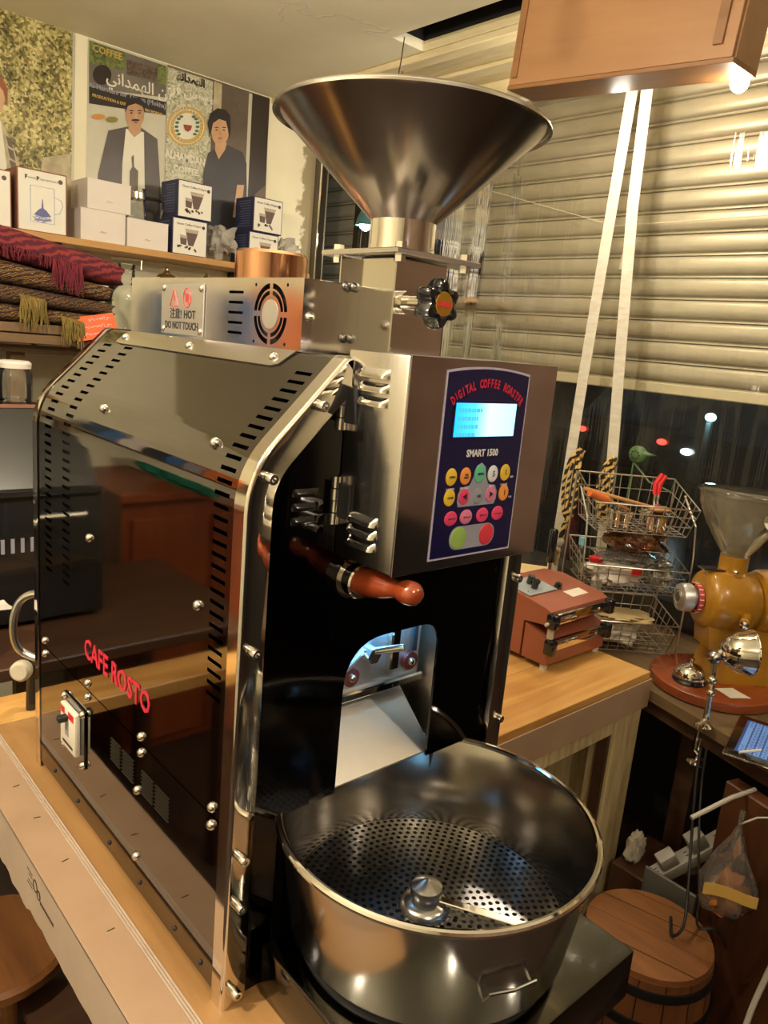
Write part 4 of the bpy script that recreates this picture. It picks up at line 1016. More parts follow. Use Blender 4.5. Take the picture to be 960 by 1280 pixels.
obj('dial_band', G().lathe([(0.0375, -0.100), (0.0385, -0.099), (0.0385, -0.088), (0.0370, -0.086)], (0.010, 0, 0.212), (1, 0, 0), 32), 'redband', dl)
for k in range(18):
    a = 2*PI*k/18; obj('dial_tick', G().box(-0.0985, -0.0885, -0.0012, 0.0012, 0.0384, 0.0392).xf(Matrix.Translation((0.010, 0, 0.212)) @ Matrix.Rotation(a, 4, 'X')), 'white_ink', dl)
obj('dial_face', G().lathe([(0, -0.1392), (0.012, -0.1392), (0.012, -0.138)], (0.010, 0, 0.212), (1, 0, 0), 20).tube([(-0.1288, 0.019*math.cos(a), 0.212+0.019*math.sin(a)) for a in [2*PI*i/24 for i in range(24)]], 0.0012, 5, True), 'dark_steel', dl)
obj('side_bolt', G().lathe([(0.012, 0), (0.012, 0.055), (0.009, 0.058), (0, 0.058)], (0.02, -0.070, 0.194), (-0.55, -0.83, -0.05), 18), 'grinder', gr)
obj('side_bolt_head', G().lathe([(0.010, 0.058), (0.010, 0.070), (0.004, 0.072), (0, 0.068)], (0.02, -0.070, 0.194), (-0.55, -0.83, -0.05), 18), 'screw', gr)
obj('spout', G().prism([(-0.040, 0.0), (0.040, 0.0), (0.030, -0.060), (-0.030, -0.060)], -0.050, 0.030, 'xz').xf(Matrix.Translation((-0.02, 0.0, 0.154))), 'grinder', gr)
obj('stand', G().prism([(-0.06, 0.0), (0.12, 0.0), (0.075, 0.150), (-0.020, 0.150)], -0.060, 0.060, 'xz').xf(Matrix.Translation((0.04, 0.02, 0.0))), 'grinder', gr)
o = thing('grinder_board', 'round red lacquered wooden board under the yellow grinder', 'board', (1.535, 0.135, -0.050))
obj('disc', G().lathe([(0, 0.030), (0.149, 0.030), (0.156, 0.026), (0.158, 0.015), (0.156, 0.004), (0.149, 0.0), (0, 0)], n=64), 'redwood', o)
sheet('paper_note', [(1.440, 0.045, -0.0188), (1.485, 0.015, -0.0188), (1.505, 0.070, -0.0188), (1.460, 0.095, -0.0188)], 'white_sticker', 'small pale note lying on the round red board', 'paper', 0.001)
# call bell
b = thing('call_bell', 'chrome counter call bell beside the grinder board', 'bell', (1.450, 0.158, -0.0202))
obj('base', G().lathe([(0, 0.0), (0.042, 0.0), (0.044, 0.004), (0.040, 0.010), (0.030, 0.012)], n=32), 'knob_black', b)
obj('dome', G().lathe([(0.040, 0.012), (0.0405, 0.015), (0.036, 0.029), (0.025, 0.041), (0.010, 0.047), (0, 0.048)], n=36), 'chrome', b, 60)
obj('plunger', G().lathe([(0.003, 0.046), (0.003, 0.054), (0.006, 0.056), (0.0055, 0.060), (0, 0.061)], n=14), 'chrome', b)
# clamp lamp with a chrome reflector
L = thing('clamp_lamp', 'chrome clamp lamp with round reflector gripping the counter edge', 'lamp', (1.286, 0.035, -0.050))
hd = Vector((0.034, -0.004, 0.184))
ax = Vector((0.62, -0.62, 0.05)).normalized()
obj('reflector', G().lathe([(0.052, 0.055), (0.050, 0.050), (0.046, 0.025), (0.034, 0.004), (0.018, -0.010), (0.0, -0.012)], tuple(hd), tuple(ax), 36), 'chrome', L, 60, 0.0015)
obj('reflector_rim', G().tube([tuple(hd + ax*0.055 + (ax.cross(Vector((0, 0, 1))).normalized()*math.cos(a) + Vector((0, 0, 1))*math.sin(a))*0.052) for a in [2*PI*i/32 for i in range(32)]], 0.002, 6, True), 'chrome', L)
obj('swivel', G().ball((0.012, 0.010, 0.170), 0.016), 'dark_steel', L)
obj('neck', G().cyl((0.012, 0.010, 0.170), tuple(hd - ax*0.010), 0.008, n=12), 'chrome', L)
obj('arm', G().tube(curve([(0.012, 0.010, 0.165), (0.016, 0.008, 0.13), (0.012, 0.004, 0.09), (0.014, 0.004, 0.05), (0.012, 0.002, 0.02)]), 0.0065, 10), 'chrome', L)
obj('arm_joint', G().ball((0.014, 0.006, 0.115), 0.011).ball((0.012, 0.003, 0.085), 0.010), 'chrome', L)
obj('clamp_frame', G().tube([(0.03, 0.0, 0.006), (0.012, 0.002, 0.02), (-0.012, 0.004, 0.012), (-0.014, 0.004, -0.05), (0.0, 0.0, -0.062)], 0.0055, 8), 'chrome', L)
obj('clamp_pad', G().lathe([(0, 0.012), (0.010, 0.010), (0.020, 0.003), (0.020, 0.0), (0, 0.0)], (0.012, 0.004, 0.0), n=22), 'chrome', L)
obj('clamp_screw', G().cyl((0.004, 0.002, -0.029), (0.004, 0.002, -0.085), 0.004, n=10), 'chrome', L)
obj('clamp_knob', G().lathe([(0, 0.0), (0.020, 0.002), (0.023, 0.007), (0.020, 0.012), (0.006, 0.016), (0, 0.016)], (0.004, 0.002, -0.093), n=24), 'chrome', L)

# ------------------------------------------------------------------ tablet on its wooden stand
MATS.update(
    glassblack=paint('tablet_glass', (0.006, 0.006, 0.007), 0.08, coat=0.6),
    kb_bg=emit('tablet_keyboard', srgb(46, 70, 120), 0.35), kb_key=emit('tablet_keys', srgb(96, 132, 190), 0.45), kb_page=emit('tablet_page', srgb(160, 205, 230), 0.80),
    kb_ink=emit('tablet_ink', srgb(20, 30, 60), 0.35),
)
tb = thing('tablet', 'black tablet showing a blue on-screen keyboard on the counter edge', 'tablet', (1.208, -0.052, -0.0408))
M = frame((0, 0, 0), (0.255, -0.985, 0.0), (0.985, 0.255, 0.0)) @ Matrix.Diagonal((1, 0.90, 1, 1))
def tbp(g): return g.xf(M)
obj('body', tbp(G().box(-0.005, 0.185, 0.0, 0.250, -0.009, 0.0, 0.003, 2)), 'glassblack', tb)
obj('frame', tbp(G().box(-0.0065, 0.1865, -0.0015, 0.2515, -0.0075, -0.0035, 0.002, 2)), 'chrome', tb)
obj('screen', tbp(G().box(0.014, 0.172, 0.022, 0.228, 0.0, 0.0004)), 'kb_bg', tb)
obj('page', tbp(G().box(0.082, 0.172, 0.022, 0.228, 0.0004, 0.0007)), 'kb_page', tb)
k0 = None
for r in range(4):
    for c in range(10):
        x = 0.020+r*0.0152; y = 0.028+c*0.0196
        if r == 0 and 2 <= c <= 7:
            if c == 2: obj('space_key', tbp(G().box(x, x+0.012, y, y+0.0196*6-0.003, 0.0004, 0.0009)), 'kb_key', tb)
            continue
        obj('screen_key', tbp(G().box(x, x+0.012, y, y+0.0165, 0.0004, 0.0009)), 'kb_key', tb)
        obj('key_print', tbp(G().box(x+0.0045, x+0.0080, y+0.006, y+0.0105, 0.0009, 0.0011)), 'kb_ink', tb)
tag(obj('stylus', G().tube([(1.226, -0.074, -0.0375), (1.279, -0.097, -0.0375)], 0.003, 8), 'white_sticker'), 'thin white stylus lying on the tablet corner', 'stylus')

# ------------------------------------------------------------------ barrel, power strip, bag, cables
MATS.update(
    barrelw=wood('barrel_oak', srgb(140, 90, 44), srgb(96, 56, 26), 'y', 0.5, 1.0, 0.06),
    stave=wood('barrel_stave', srgb(120, 70, 34), srgb(78, 42, 20), 'z', 0.5, 1.0, 0.06),
    hoop=steel('iron_hoop', (0.05, 0.05, 0.05), 0.45, None, 0.05),
    stripw=paint('white_power_strip', srgb(176, 168, 156), 0.4),
    orangebag=paint('orange_peel', srgb(196, 120, 40), 0.5, srgb(170, 92, 26), 9.0, 0.3, 30),
    yellowtag=paint('yellow_paper', srgb(210, 168, 84), 0.6),
)
bz = -0.45
ba = thing('wooden_barrel', 'small wooden barrel with plank lid and black iron hoops on floor', 'barrel', (1.075, -0.020, FZ))
H = bz-FZ
xs = [-0.136, -0.072, -0.006, 0.058, 0.110, 0.136]
for x0, x1 in zip(xs, xs[1:]):
    g = G(); n = 10; up, dn = [], []
    for i in range(n+1):
        x = x0+0.0012+(x1-x0-0.0024)*i/n; y = math.sqrt(max(0.0, 0.1335**2-x*x)); up.append((x, y)); dn.append((x, -y))
    if abs(up[0][1]) < 1e-4: up = up[1:]
    if abs(up[-1][1]) < 1e-4: up = up[:-1]
    g.prism(dn + up[::-1], H-0.018, H+random.uniform(-0.001, 0.001), 'xy')
    g.xf(Matrix.Rotation(math.radians(15), 4, 'Z')); obj('lid_plank', g, 'barrelw', ba)
for k in range(16):
    a0, a1 = 2*PI*k/16+0.008, 2*PI*(k+1)/16-0.008
    g = G(); g.lathe([(0.118, 0.0), (0.130, 0.0), (0.146, H*0.45), (0.1365, H-0.012), (0.128, H-0.012), (0.135, H*0.45)], n=3, closed=True, a0=a0, a1=a1)
    obj('stave', g, 'stave', ba)
for zc, rr in ((H-0.040, 0.1415), (H*0.62, 0.1470), (H*0.2, 0.1415)):
    obj('hoop', G().lathe([(rr-0.004, -0.010), (rr+0.001, -0.010), (rr+0.001, 0.010), (rr-0.004, 0.010)], (0, 0, zc), n=40, closed=True), 'hoop', ba)
ps = thing('power_strip', 'white multi socket power strip propped up under the counter edge', 'power strip', (1.300, 0.090, -0.4880))
d = Vector((0.205, -0.140, 0.165)); ln = d.length; q = d.to_track_quat('X', 'Z').to_matrix().to_4x4()
obj('body', G().box(0, ln, -0.022, 0.022, -0.014, 0.014, 0.003, 2).xf(q), 'stripw', ps)
for k in range(2):
    obj('plug', G().box(0.030+0.085*k, 0.075+0.085*k, -0.018, 0.018, 0.014, 0.045+0.01*k, 0.004, 2).xf(q), 'stripw', ps)
for k in range(3):
    for s_ in (-1, 1): obj('socket_slot', G().box(0.012+0.085*k, 0.020+0.085*k, s_*0.006-0.0012, s_*0.006+0.0012, 0.0139, 0.0145).xf(q), 'matt_black', ps)
obj('strip_cord', G().tube(curve([tuple(q @ Vector((ln, 0, 0))), (0.235, -0.150, 0.20), (0.255, -0.145, 0.28), (0.25, -0.13, 0.412)]), 0.004, 8), 'stripw', ps)
tag(obj('scrap_crate', G().box(1.29, 1.48, 0.03, 0.20, FZ, -0.505, 0.004), 'dark_wood'), 'dark wooden box on the floor under the counter', 'box')
pbg = thing('orange_bag', 'knotted clear plastic bag of orange peel hanging below the counter edge', 'bag', (1.150, -0.130, -0.150))
g = G().lathe([(0.006, 0.03), (0.004, 0.0), (0.012, -0.03), (0.030, -0.075), (0.050, -0.125), (0.056, -0.160), (0.046, -0.190), (0.02, -0.205), (0, -0.208)], n=28)
for w in g.bm.verts:
    a = math.atan2(w.co.y, w.co.x); k = 1+0.16*math.sin(5*a+w.co.z*30)+0.08*math.sin(9*a+2); w.co.x *= k; w.co.y *= k
obj('bag_film', g, 'baggie', pbg, 60)
obj('orange_filling', lump((0, 0, -0.158), 0.050, 0.047, 0.043, 31, 0.25), 'orangebag', pbg, 50)
obj('paper_label', G().grid(lambda u, v: (-0.098+0.085*u, 0.010-0.078*u, -0.100-0.022*u-0.026*v+0.004*math.sin(5*u)), 10, 3), 'yellowtag', pbg, solid=0.0008)
obj('bag_tie', G().tube([(0.0, 0.0, 0.0), (0.03, -0.02, 0.015), (0.06, -0.05, 0.02), (0.085, -0.068, 0.035)], 0.002, 6), 'stripw', pbg)
tag(obj('plastic_hook', G().tube([(1.262, -0.108, -0.1215), (1.185, -0.09, -0.124), (1.09, -0.055, -0.155)], 0.005, 8), 'stripw'), 'thin white plastic rod above the orange bag', 'rod')
tag(obj('black_cable', G().tube(curve([(1.262, 0.022, -0.085), (1.242, 0.010, -0.16), (1.205, -0.02, -0.28), (1.150, -0.055, -0.36), (1.11, -0.075, -0.415), (1.10, -0.06, -0.444), (1.15, -0.03, -0.444)]), 0.0035, 8), 'cord'), 'twisted black lamp cable hanging down onto the barrel', 'cable')
tag(obj('black_cable', G().tube(curve([(1.270, 0.012, -0.085), (1.252, 0.000, -0.17), (1.200, -0.04, -0.28), (1.165, -0.075, -0.37), (1.150, -0.09, -0.425), (1.180, -0.12, -0.43), (1.235, -0.13, -0.50)]), 0.0030, 8), 'cord'), 'thinner black cable hanging beside the barrel lid', 'cable')
tag(obj('white_cable', G().tube(curve([(1.190, -0.245, -0.13), (1.186, -0.250, -0.25), (1.165, -0.245, -0.38), (1.125, -0.232, -0.52), (1.075, -0.238, -0.66), (1.02, -0.26, -0.735), (0.94, -0.29, -0.744)]), 0.006, 8), 'stripw'), 'pale cable curving down to the floor beside barrel', 'cable')
tag(obj('grey_panel', G().box(1.231, 1.239, -0.045, 0.085, FZ, -0.42, 0.003), paint('dull_grey_panel', srgb(92, 88, 78), 0.6)), 'dull grey board standing behind the wooden barrel', 'board')
for i, (x, y, z, sx, sy, sz, m, lb) in enumerate(((1.52, 0.36, -0.62, 0.06, 0.05, 0.05, 'dark_wood', 'dark bundle on the floor under the counter'), (1.338, 0.165, -0.461, 0.035, 0.02, 0.045, 'rub_white', 'pale paper scrap standing on the dark box'), (1.62, 0.20, -0.64, 0.09, 0.05, 0.06, 'stave', 'brown bundle pushed under the counter'))):
    o = obj('bundle', lump((0, 0, 0), sx, sy, sz, 40+i, 0.2), m, None, 50); o.location = (x, y, FZ+sz if i != 1 else z); tag(o, lb, 'bundle')
# ------------------------------------------------------------------ posters on the back wall
def foliage(name, cols, scale):
    m, nt, b = _new(name)
    v = _coord(nt, (1, 1, 1))
    vo = _n(nt, 'ShaderNodeTexVoronoi'); vo.inputs['Scale'].default_value = scale*2.2
    nz = _n(nt, 'ShaderNodeTexNoise', i_Scale=scale*0.22, i_Detail=8.0, i_Roughness=0.75); nt.links.new(v, nz.inputs['Vector'])
    nt.links.new(v, vo.inputs['Vector'])
    ma = _n(nt, 'ShaderNodeMath', operation='MULTIPLY_ADD'); ma.inputs[1].default_value = 0.35
    sp = _n(nt, 'ShaderNodeSeparateColor'); nt.links.new(vo.outputs['Color'], sp.inputs[0])
    nt.links.new(sp.outputs[0], ma.inputs[0]); vo.inputs['Randomness'].default_value = 1.0; nt.links.new(nz.outputs['Fac'], ma.inputs[2])
    nt.links.new(_ramp(nt, ma.outputs[0], cols), b.inputs['Base Color']); b.inputs['Roughness'].default_value = 0.35
    return m
MATS.update(
    p_leaf=foliage('print_foliage', [(0.38, srgb(52, 48, 26)), (0.55, srgb(104, 96, 50)), (0.68, srgb(158, 146, 84)), (0.88, srgb(216, 202, 140))], 55),
    p_beans=foliage('print_beans', [(0.4, srgb(24, 20, 18)), (0.8, srgb(110, 92, 78))], 160),
    p_green=foliage('print_green', [(0.4, srgb(44, 52, 30)), (0.8, srgb(120, 130, 70))], 70),
    p_stone=foliage('print_pebbles', [(0.4, srgb(124, 120, 96)), (0.8, srgb(206, 202, 172))], 90),
    p_pale=paint('print_pale', srgb(206, 200, 178), 0.35, srgb(182, 176, 152), 3.0),
    p_grey=paint('print_grey', srgb(120, 114, 100), 0.35, srgb(100, 94, 82), 6.0),
    p_dark=paint('print_dark', srgb(48, 40, 34), 0.35),
    p_brown=paint('print_brown', srgb(120, 104, 88), 0.35, srgb(84, 72, 60), 4.0),
    p_suit=paint('print_suit', srgb(92, 84, 80), 0.35, srgb(78, 70, 68), 6.0),
    p_navy=paint('print_navy_shirt', srgb(62, 60, 64), 0.35, srgb(50, 48, 52), 6.0),
    p_skin=paint('print_skin', srgb(190, 148, 112), 0.35, srgb(172, 128, 94), 12.0),
    p_skin2=paint('print_skin_pale', srgb(206, 164, 124), 0.35, srgb(186, 142, 104), 12.0),
    p_hair=paint('print_hair', srgb(40, 32, 28), 0.35),
    p_red_hair=paint('print_red_hair', srgb(150, 84, 50), 0.35),
    p_jacket=paint('print_jacket', srgb(196, 182, 146), 0.35, srgb(160, 146, 112), 20.0),
    p_white=paint('print_white', srgb(228, 222, 200), 0.35),
    p_gold=paint('print_gold', srgb(200, 166, 84), 0.35),
    p_olive=paint('print_olive', srgb(130, 124, 52), 0.35),
    p_orange=paint('print_orange', srgb(204, 140, 60), 0.35),
    p_teal=paint('print_leaf_green', srgb(70, 110, 90), 0.35),
    p_cup=paint('print_cup', srgb(150, 60, 44), 0.35),
)
# poster drawing space: reading coordinates mapped on the wall rectangle behind the shelf
def PW(u, v):
    """reading coordinates (297..915, 135..600) of the poster pair -> wall x, z"""
    s = (u-297.0)/(915-297); 
    zt = 1.650; zb_ = 1.224+(1.368-1.224)*s
    vt = 135+(330-135)*s; k = (v-vt)/(600-vt)
    sx = s/(1.0*s+ (1-s)*0.86*1.0) if False else s*(1-0.10*(1-s))
    return (0.684+(1.402-0.684)*sx, zt+(zb_-zt)*k)
PY = 2.1985
class Poster:
    def __init__(s, root): s.r = root; s.k = 0
    def y(s): s.k += 1; return PY-0.00025*s.k
    def poly(s, name, pts, mat, raw=False):
        y = s.y(); q = pts if raw else [PW(*p) for p in pts]
        return obj(name, G().prism(q, y, y+0.0002), mat, s.r)
    def oval(s, name, c, rx, ry, mat, n=22): return s.poly(name, [(c[0]+rx*math.cos(2*PI*i/n), c[1]+ry*math.sin(2*PI*i/n)) for i in range(n)], mat)
    def text(s, body, c, size, mat, bold=0.0, sx=1.0):
        x, z = PW(*c); y = s.y(); return lettering(body, size, mat, s.r, (x, y, z), (1, 0, 0), (0, 0, 1), 0.0001, bold, sx=sx)
a1 = thing('wall_poster', 'printed poster of a moustached man in a dark suit on the back wall', 'poster', (0, 0, 0))
p = Poster(a1)
x1 = PW(557, 400)[0]
p.poly('poster_sheet', [(0.686, 1.652), (x1, 1.652), (x1, 1.06), (0.680, 1.06)], 'p_pale', True)
p.poly('printed_field', [(303, 140), (557, 222), (557, 330), (303, 300)], 'p_grey'); p.poly('printed_foliage', [(303, 140), (420, 178), (420, 240), (303, 215)], 'p_green')
p.poly('printed_photo', [(425, 200), (525, 230), (525, 275), (425, 252)], 'p_beans'); p.poly('printed_foliage', [(527, 215), (557, 225), (557, 290), (527, 280)], 'p_green')
p.oval('printed_seal', (345, 255), 30, 34, 'p_dark'); p.text('COFFEE', (362, 180), 0.030, 'p_gold', 0.0006)
p.text('\uFEF2\uFEE7\uFE8D\uFEAA\uFEE4\uFEEC\uFEDF\uFE8D \uFEE6\uFE91', (468, 292), 0.052, 'p_white', 0.0008)
p.poly('printed_band', [(303, 296), (557, 345), (557, 392), (303, 352)], 'p_dark')
p.text('Al-Hamdani for Yemen (Mokha)', (432, 326), 0.0215, 'k_grey', 0.0006); p.text('PRODUCTION & EXPORT OF YEMEN MOKHA', (432, 358), 0.0125, 'p_gold', 0.0004)
p.poly('printed_suit', [(366, 446), (430, 432), (475, 436), (530, 476), (548, 700), (545, 860), (325, 860), (333, 600)], 'p_suit')
p.poly('printed_shirt', [(424, 440), (484, 452), (492, 700), (488, 860), (410, 860), (414, 560)], 'p_white')
p.poly('printed_neck', [(434, 415), (474, 420), (474, 452), (452, 470), (432, 446)], 'p_skin')
p.oval('printed_face', (453, 392), 31, 48, 'p_skin'); p.poly('printed_hair', [(420, 385), (422, 352), (440, 330), (468, 332), (484, 350), (487, 388), (478, 362), (455, 352), (430, 360)], 'p_hair')
p.oval('printed_moustache', (455, 410), 14, 4, 'p_hair'); 
for u in (441, 468): p.oval('printed_eye', (u, 385), 4.5, 2.5, 'p_hair', 10); p.oval('printed_brow', (u, 377), 8, 2, 'p_hair', 10)
p.oval('printed_nose', (456, 397), 3, 7, 'p_skin2', 10); p.oval('printed_mouth', (455, 419), 8, 2, 'p_cup', 10)
p.poly('printed_bottle', [(443, 540), (450, 532), (452, 575), (466, 590), (466, 690), (438, 690), (438, 590), (446, 575)], 'p_brown')
p.oval('printed_leaf', (332, 398), 22, 9, 'p_orange', 12); p.oval('printed_leaf', (376, 408), 20, 10, 'p_olive', 12)
a2 = thing('wall_poster', 'printed poster with round gold cup emblem and dark haired man', 'poster', (0, 0, 0))
p = Poster(a2)
x2 = PW(558, 400)[0]
p.poly('poster_sheet', [(x2+0.001, 1.652), (1.402, 1.652), (1.412, 1.16), (x2+0.001, 1.06)], 'p_brown', True)
p.poly('printed_pebbles', [(560, 224), (716, 272), (716, 470), (705, 860), (560, 860)], 'p_stone')
p.text('\uFEEC\uFEE7\uFE8D\uFEAA\uFEE4\uFEEC\uFEDF\uFE8D', (640, 268), 0.036, 'p_dark', 0.002); p.text('\uFEC9\uFEAE\uFED3 \uFEB2\uFEEB\uFEEE\uFEE3', (640, 316), 0.044, 'p_white', 0.0015)
p.oval('printed_emblem', (630, 432), 68, 70, 'p_gold', 32); p.oval('printed_emblem_ring', (630, 432), 60, 62, 'p_white', 32); p.oval('printed_emblem_band', (630, 432), 57, 59, 'p_gold', 32); p.oval('printed_emblem_field', (630, 430), 45, 47, 'p_white', 32)
for sg in (-1, 1):
    for k in range(6): 
        a = 0.9-k*0.42; p.oval('printed_laurel', (630+sg*36*math.cos(a*0.8), 430+36*math.sin(a)), 7, 5, 'p_teal', 8)
p.poly('printed_cup', [(616, 424), (646, 428), (642, 444), (632, 450), (622, 444)], 'p_cup')
em_g = G(); cc = PW(630, 432)
for i in range(30):
    a = 2*PI*i/30; r_ = 0.0585; c_ = math.cos(a); s_ = math.sin(a)
    em_g.box(-0.0022, 0.0022, -0.0001, 0.0001, -0.0045-0.001*(i % 3), 0.0045).xf(Matrix.Identity(4)) if False else em_g.cyl((cc[0]+(r_-0.004-0.001*(i % 3))*c_, PY-0.0062, cc[1]+(r_-0.004)*s_), (cc[0]+(r_+0.005)*c_, PY-0.0062, cc[1]+(r_+0.005)*s_), 0.0017, n=4)
obj('emblem_lettering', em_g, 'p_white', a2)['kind'] = 'stuff'
p.text('ALHAMDANI', (630, 546), 0.036, 'p_white', 0.0016, 0.82); p.text('COFFEE', (630, 590), 0.030, 'p_white', 0.0012)
p.poly('printed_curtain', [(716, 272), (842, 312), (842, 700), (716, 700)], 'p_brown'); p.poly('printed_door', [(850, 312), (915, 332), (915, 640), (850, 700)], 'p_dark')
p.poly('printed_edge', [(840, 312), (852, 316), (852, 690), (840, 690)], 'p_pale'); p.poly('printed_post', [(716, 272), (744, 282), (744, 420), (716, 420)], 'p_jacket')
p.poly('printed_shirt', [(704, 525), (735, 508), (775, 498), (826, 522), (842, 560), (850, 720), (846, 860), (690, 860), (690, 600)], 'p_navy')
p.poly('printed_neck', [(728, 480), (768, 488), (764, 512), (742, 548), (728, 515)], 'p_skin2')
p.oval('printed_face', (744, 448), 31, 50, 'p_skin2')
p.poly('printed_hair', [(708, 470), (698, 420), (706, 385), (730, 366), (758, 370), (776, 390), (780, 440), (776, 478), (770, 440), (762, 412), (738, 404), (716, 420)], 'p_hair')
for u in (730, 756): p.oval('printed_eye', (u, 443), 4.5, 2.2, 'p_hair', 10); p.oval('printed_brow', (u, 434), 8, 1.8, 'p_hair', 10)
p.oval('printed_nose', (743, 456), 3, 7, 'p_skin', 10); p.oval('printed_mouth', (744, 473), 8, 2, 'p_cup', 10)
p.poly('printed_arm', [(810, 640), (836, 640), (826, 760), (800, 760)], 'p_skin2')
a3 = thing('wall_poster', 'printed poster of yellow green foliage with person in beige jacket', 'poster', (0, 0, 0))
p = Poster(a3)
p.poly('poster_sheet', [(0.02, 1.655), (0.645, 1.655), (0.638, 1.06), (0.02, 1.06)], 'p_leaf', True)
p.poly('poster_margin', [(0.636, 1.655), (0.645, 1.655), (0.638, 1.06), (0.630, 1.06)], 'p_pale', True)
p.poly('printed_soil', [(0.54, 1.25), (0.63, 1.28), (0.63, 1.06), (0.50, 1.06)], 'p_jacket', True)
p.poly('printed_jacket', [(0.30, 1.34), (0.405, 1.345), (0.440, 1.28), (0.470, 1.19), (0.475, 1.06), (0.26, 1.06)], 'p_jacket', True)
for k in range(4): p.poly('printed_stripe', [(0.425+0.004*k, 1.29-0.035*k), (0.440+0.006*k, 1.285-0.035*k), (0.446+0.006*k, 1.255-0.035*k), (0.431+0.004*k, 1.262-0.035*k)], 'p_brown', True)
p.poly('printed_shirt', [(0.36, 1.33), (0.41, 1.33), (0.425, 1.20), (0.40, 1.06), (0.35, 1.06)], 'p_white', True)
p.poly('printed_face', [(0.385+0.038*math.cos(2*PI*i/20), 1.405+0.058*math.sin(2*PI*i/20)) for i in range(20)], 'p_skin2', True)
p.poly('printed_hair', [(0.36, 1.38), (0.352, 1.44), (0.375, 1.475), (0.41, 1.465), (0.432, 1.43), (0.430, 1.375), (0.418, 1.42), (0.395, 1.445), (0.372, 1.43)], 'p_red_hair', True)

# ------------------------------------------------------------------ shelf and what stands on it
MATS.update(
    shelfw=wood('shelf_pine', srgb(198, 150, 84), srgb(160, 112, 56), 'x', 0.45, 1.0, 0.05),
    whitebox=paint('white_carton', srgb(222, 212, 200), 0.6, srgb(212, 202, 190), 3.0),
    box_side=paint('carton_side', srgb(196, 178, 158), 0.65),
    cream=paint('cream_print', srgb(228, 222, 206), 0.45), brown_edge=paint('brown_edge', srgb(140, 92, 70), 0.6),
    navybox=paint('navy_carton', srgb(38, 42, 72), 0.5), navytext=paint('faint_print', srgb(92, 98, 130), 0.5),
    blueprint=paint('pale_blue_print', srgb(150, 156, 196), 0.5), bluedark=paint('blue_print', srgb(96, 102, 150), 0.5),
    coffee=paint('coffee_print', srgb(92, 72, 60), 0.5), coffee_l=paint('coffee_print_light', srgb(176, 160, 140), 0.5),
)
SZ = 0.992
sf = thing('wall_shelf', 'long pine shelf under the posters carrying cartons', 'shelf', (0, 0, 0))
obj('board', G().box(-0.45, 1.50, 1.985, 2.2, SZ-0.022, SZ, 0.0015), 'shelfw', sf)
for x in (0.50, 1.25, -0.2): obj('bracket', G().box(x, x+0.03, 2.0, 2.2, SZ-0.034, SZ-0.022).box(x, x+0.03, 2.18, 2.2, SZ-0.14, SZ-0.034), 'matt_black', sf)
def carton(name, label, x0, x1, z0, h, d, body, front, skew=0.0, group=None, yf=2.0):
    t = thing(name, label, 'box', ((x0+x1)/2, yf, z0), skew, group)
    w = (x1-x0)/2
    obj('carton', G().box(-w, w, 0.0, d, 0.0, h, 0.0012), body, t)
    return t, w, h
def front_of(t, w, h, mat, m=0.004): return obj('front_print', G().box(-w+m, w-m, -0.0006, 0.0004, m, h-m), mat, t)
for i, (x0, x1) in enumerate(((0.216, 0.380), (0.396, 0.546))):
    h = 0.165 if i == 0 else 0.184
    t, w, h = carton('press_carton', ['white carton with small round mark beside the French press carton', 'white carton printed with a blue French press, on the shelf'][i], x0, x1, SZ, h, 0.13, 'brown_edge', 'cream')
    f = front_of(t, w, h, 'cream'); y = -0.0010
    if i == 1:
        for s_, xx, sz, b in (('F', -0.048, 0.016, 0.0008), ('rench', -0.031, 0.010, 0.0), ('P', -0.0135, 0.016, 0.0008), ('ress and more', 0.020, 0.0095, 0.0)): lettering(s_, sz, 'ink', t, (xx, y, h-0.026), (1, 0, 0), (0, 0, 1), 0.0001, b, name='carton_lettering')
        obj('print_outline', G().tube([(-0.036, y, 0.030), (-0.036, y, 0.136), (0.036, y, 0.136), (0.036, y, 0.030)], 0.0009, 4, True).tube([(0.036, y, 0.112), (0.058, y, 0.105), (0.062, y, 0.088), (0.052, y, 0.066), (0.036, y, 0.060)], 0.0009, 4), 'blueprint', t)
        obj('print_plunger', G().prism([(-0.026, 0.052), (-0.012, 0.068), (-0.003, 0.074), (-0.001, 0.10), (0.001, 0.10), (0.003, 0.074), (0.012, 0.068), (0.026, 0.052), (0.0, 0.047)], y-0.0001, y+0.0003, 'xz'), 'bluedark', t)
        g = G()
        for k in range(16): g.box(-0.034+0.068*random.random()-0.004, 0.0, y-0.0001, y+0.0003, 0, 0.0) if False else g.cyl((random.uniform(-0.030, 0.030), y, random.uniform(0.030, 0.050)), (random.uniform(-0.030, 0.030), y, random.uniform(0.030, 0.050)), 0.0012, n=4)
        obj('print_base', g, 'blueprint', t)['kind'] = 'stuff'
    obj('round_mark', G().cyl((w-0.020, -0.0010, h-0.024), (w-0.020, -0.0004, h-0.024), 0.007, n=14), 'coffee', t)
def plain(label, x0, x1, z0, h, d, yf=2.0):
    t, w, h = carton('white_carton', label, x0, x1, z0, h, d, 'whitebox', None, 0.0, 'plain white cartons on the wall shelf', yf)
    obj('lid_flap', G().box(-w-0.0008, w+0.0008, -0.0008, d, h-0.001, h+0.0012), 'whitebox', t)
    obj('faint_mark', scribble(G(), -0.012, 0.012, h*0.32, 0.010, -0.0004, 4), 'box_side', t); return t
plain('white carton lower in the stack of two beside the press carton', 0.590, 0.740, SZ, 0.098, 0.15)
plain('white carton lying on top of another white carton', 0.612, 0.757, SZ+0.100, 0.092, 0.15, 2.0)
plain('single white carton below the glass coffee press', 0.746, 0.894, SZ, 0.092, 0.15)
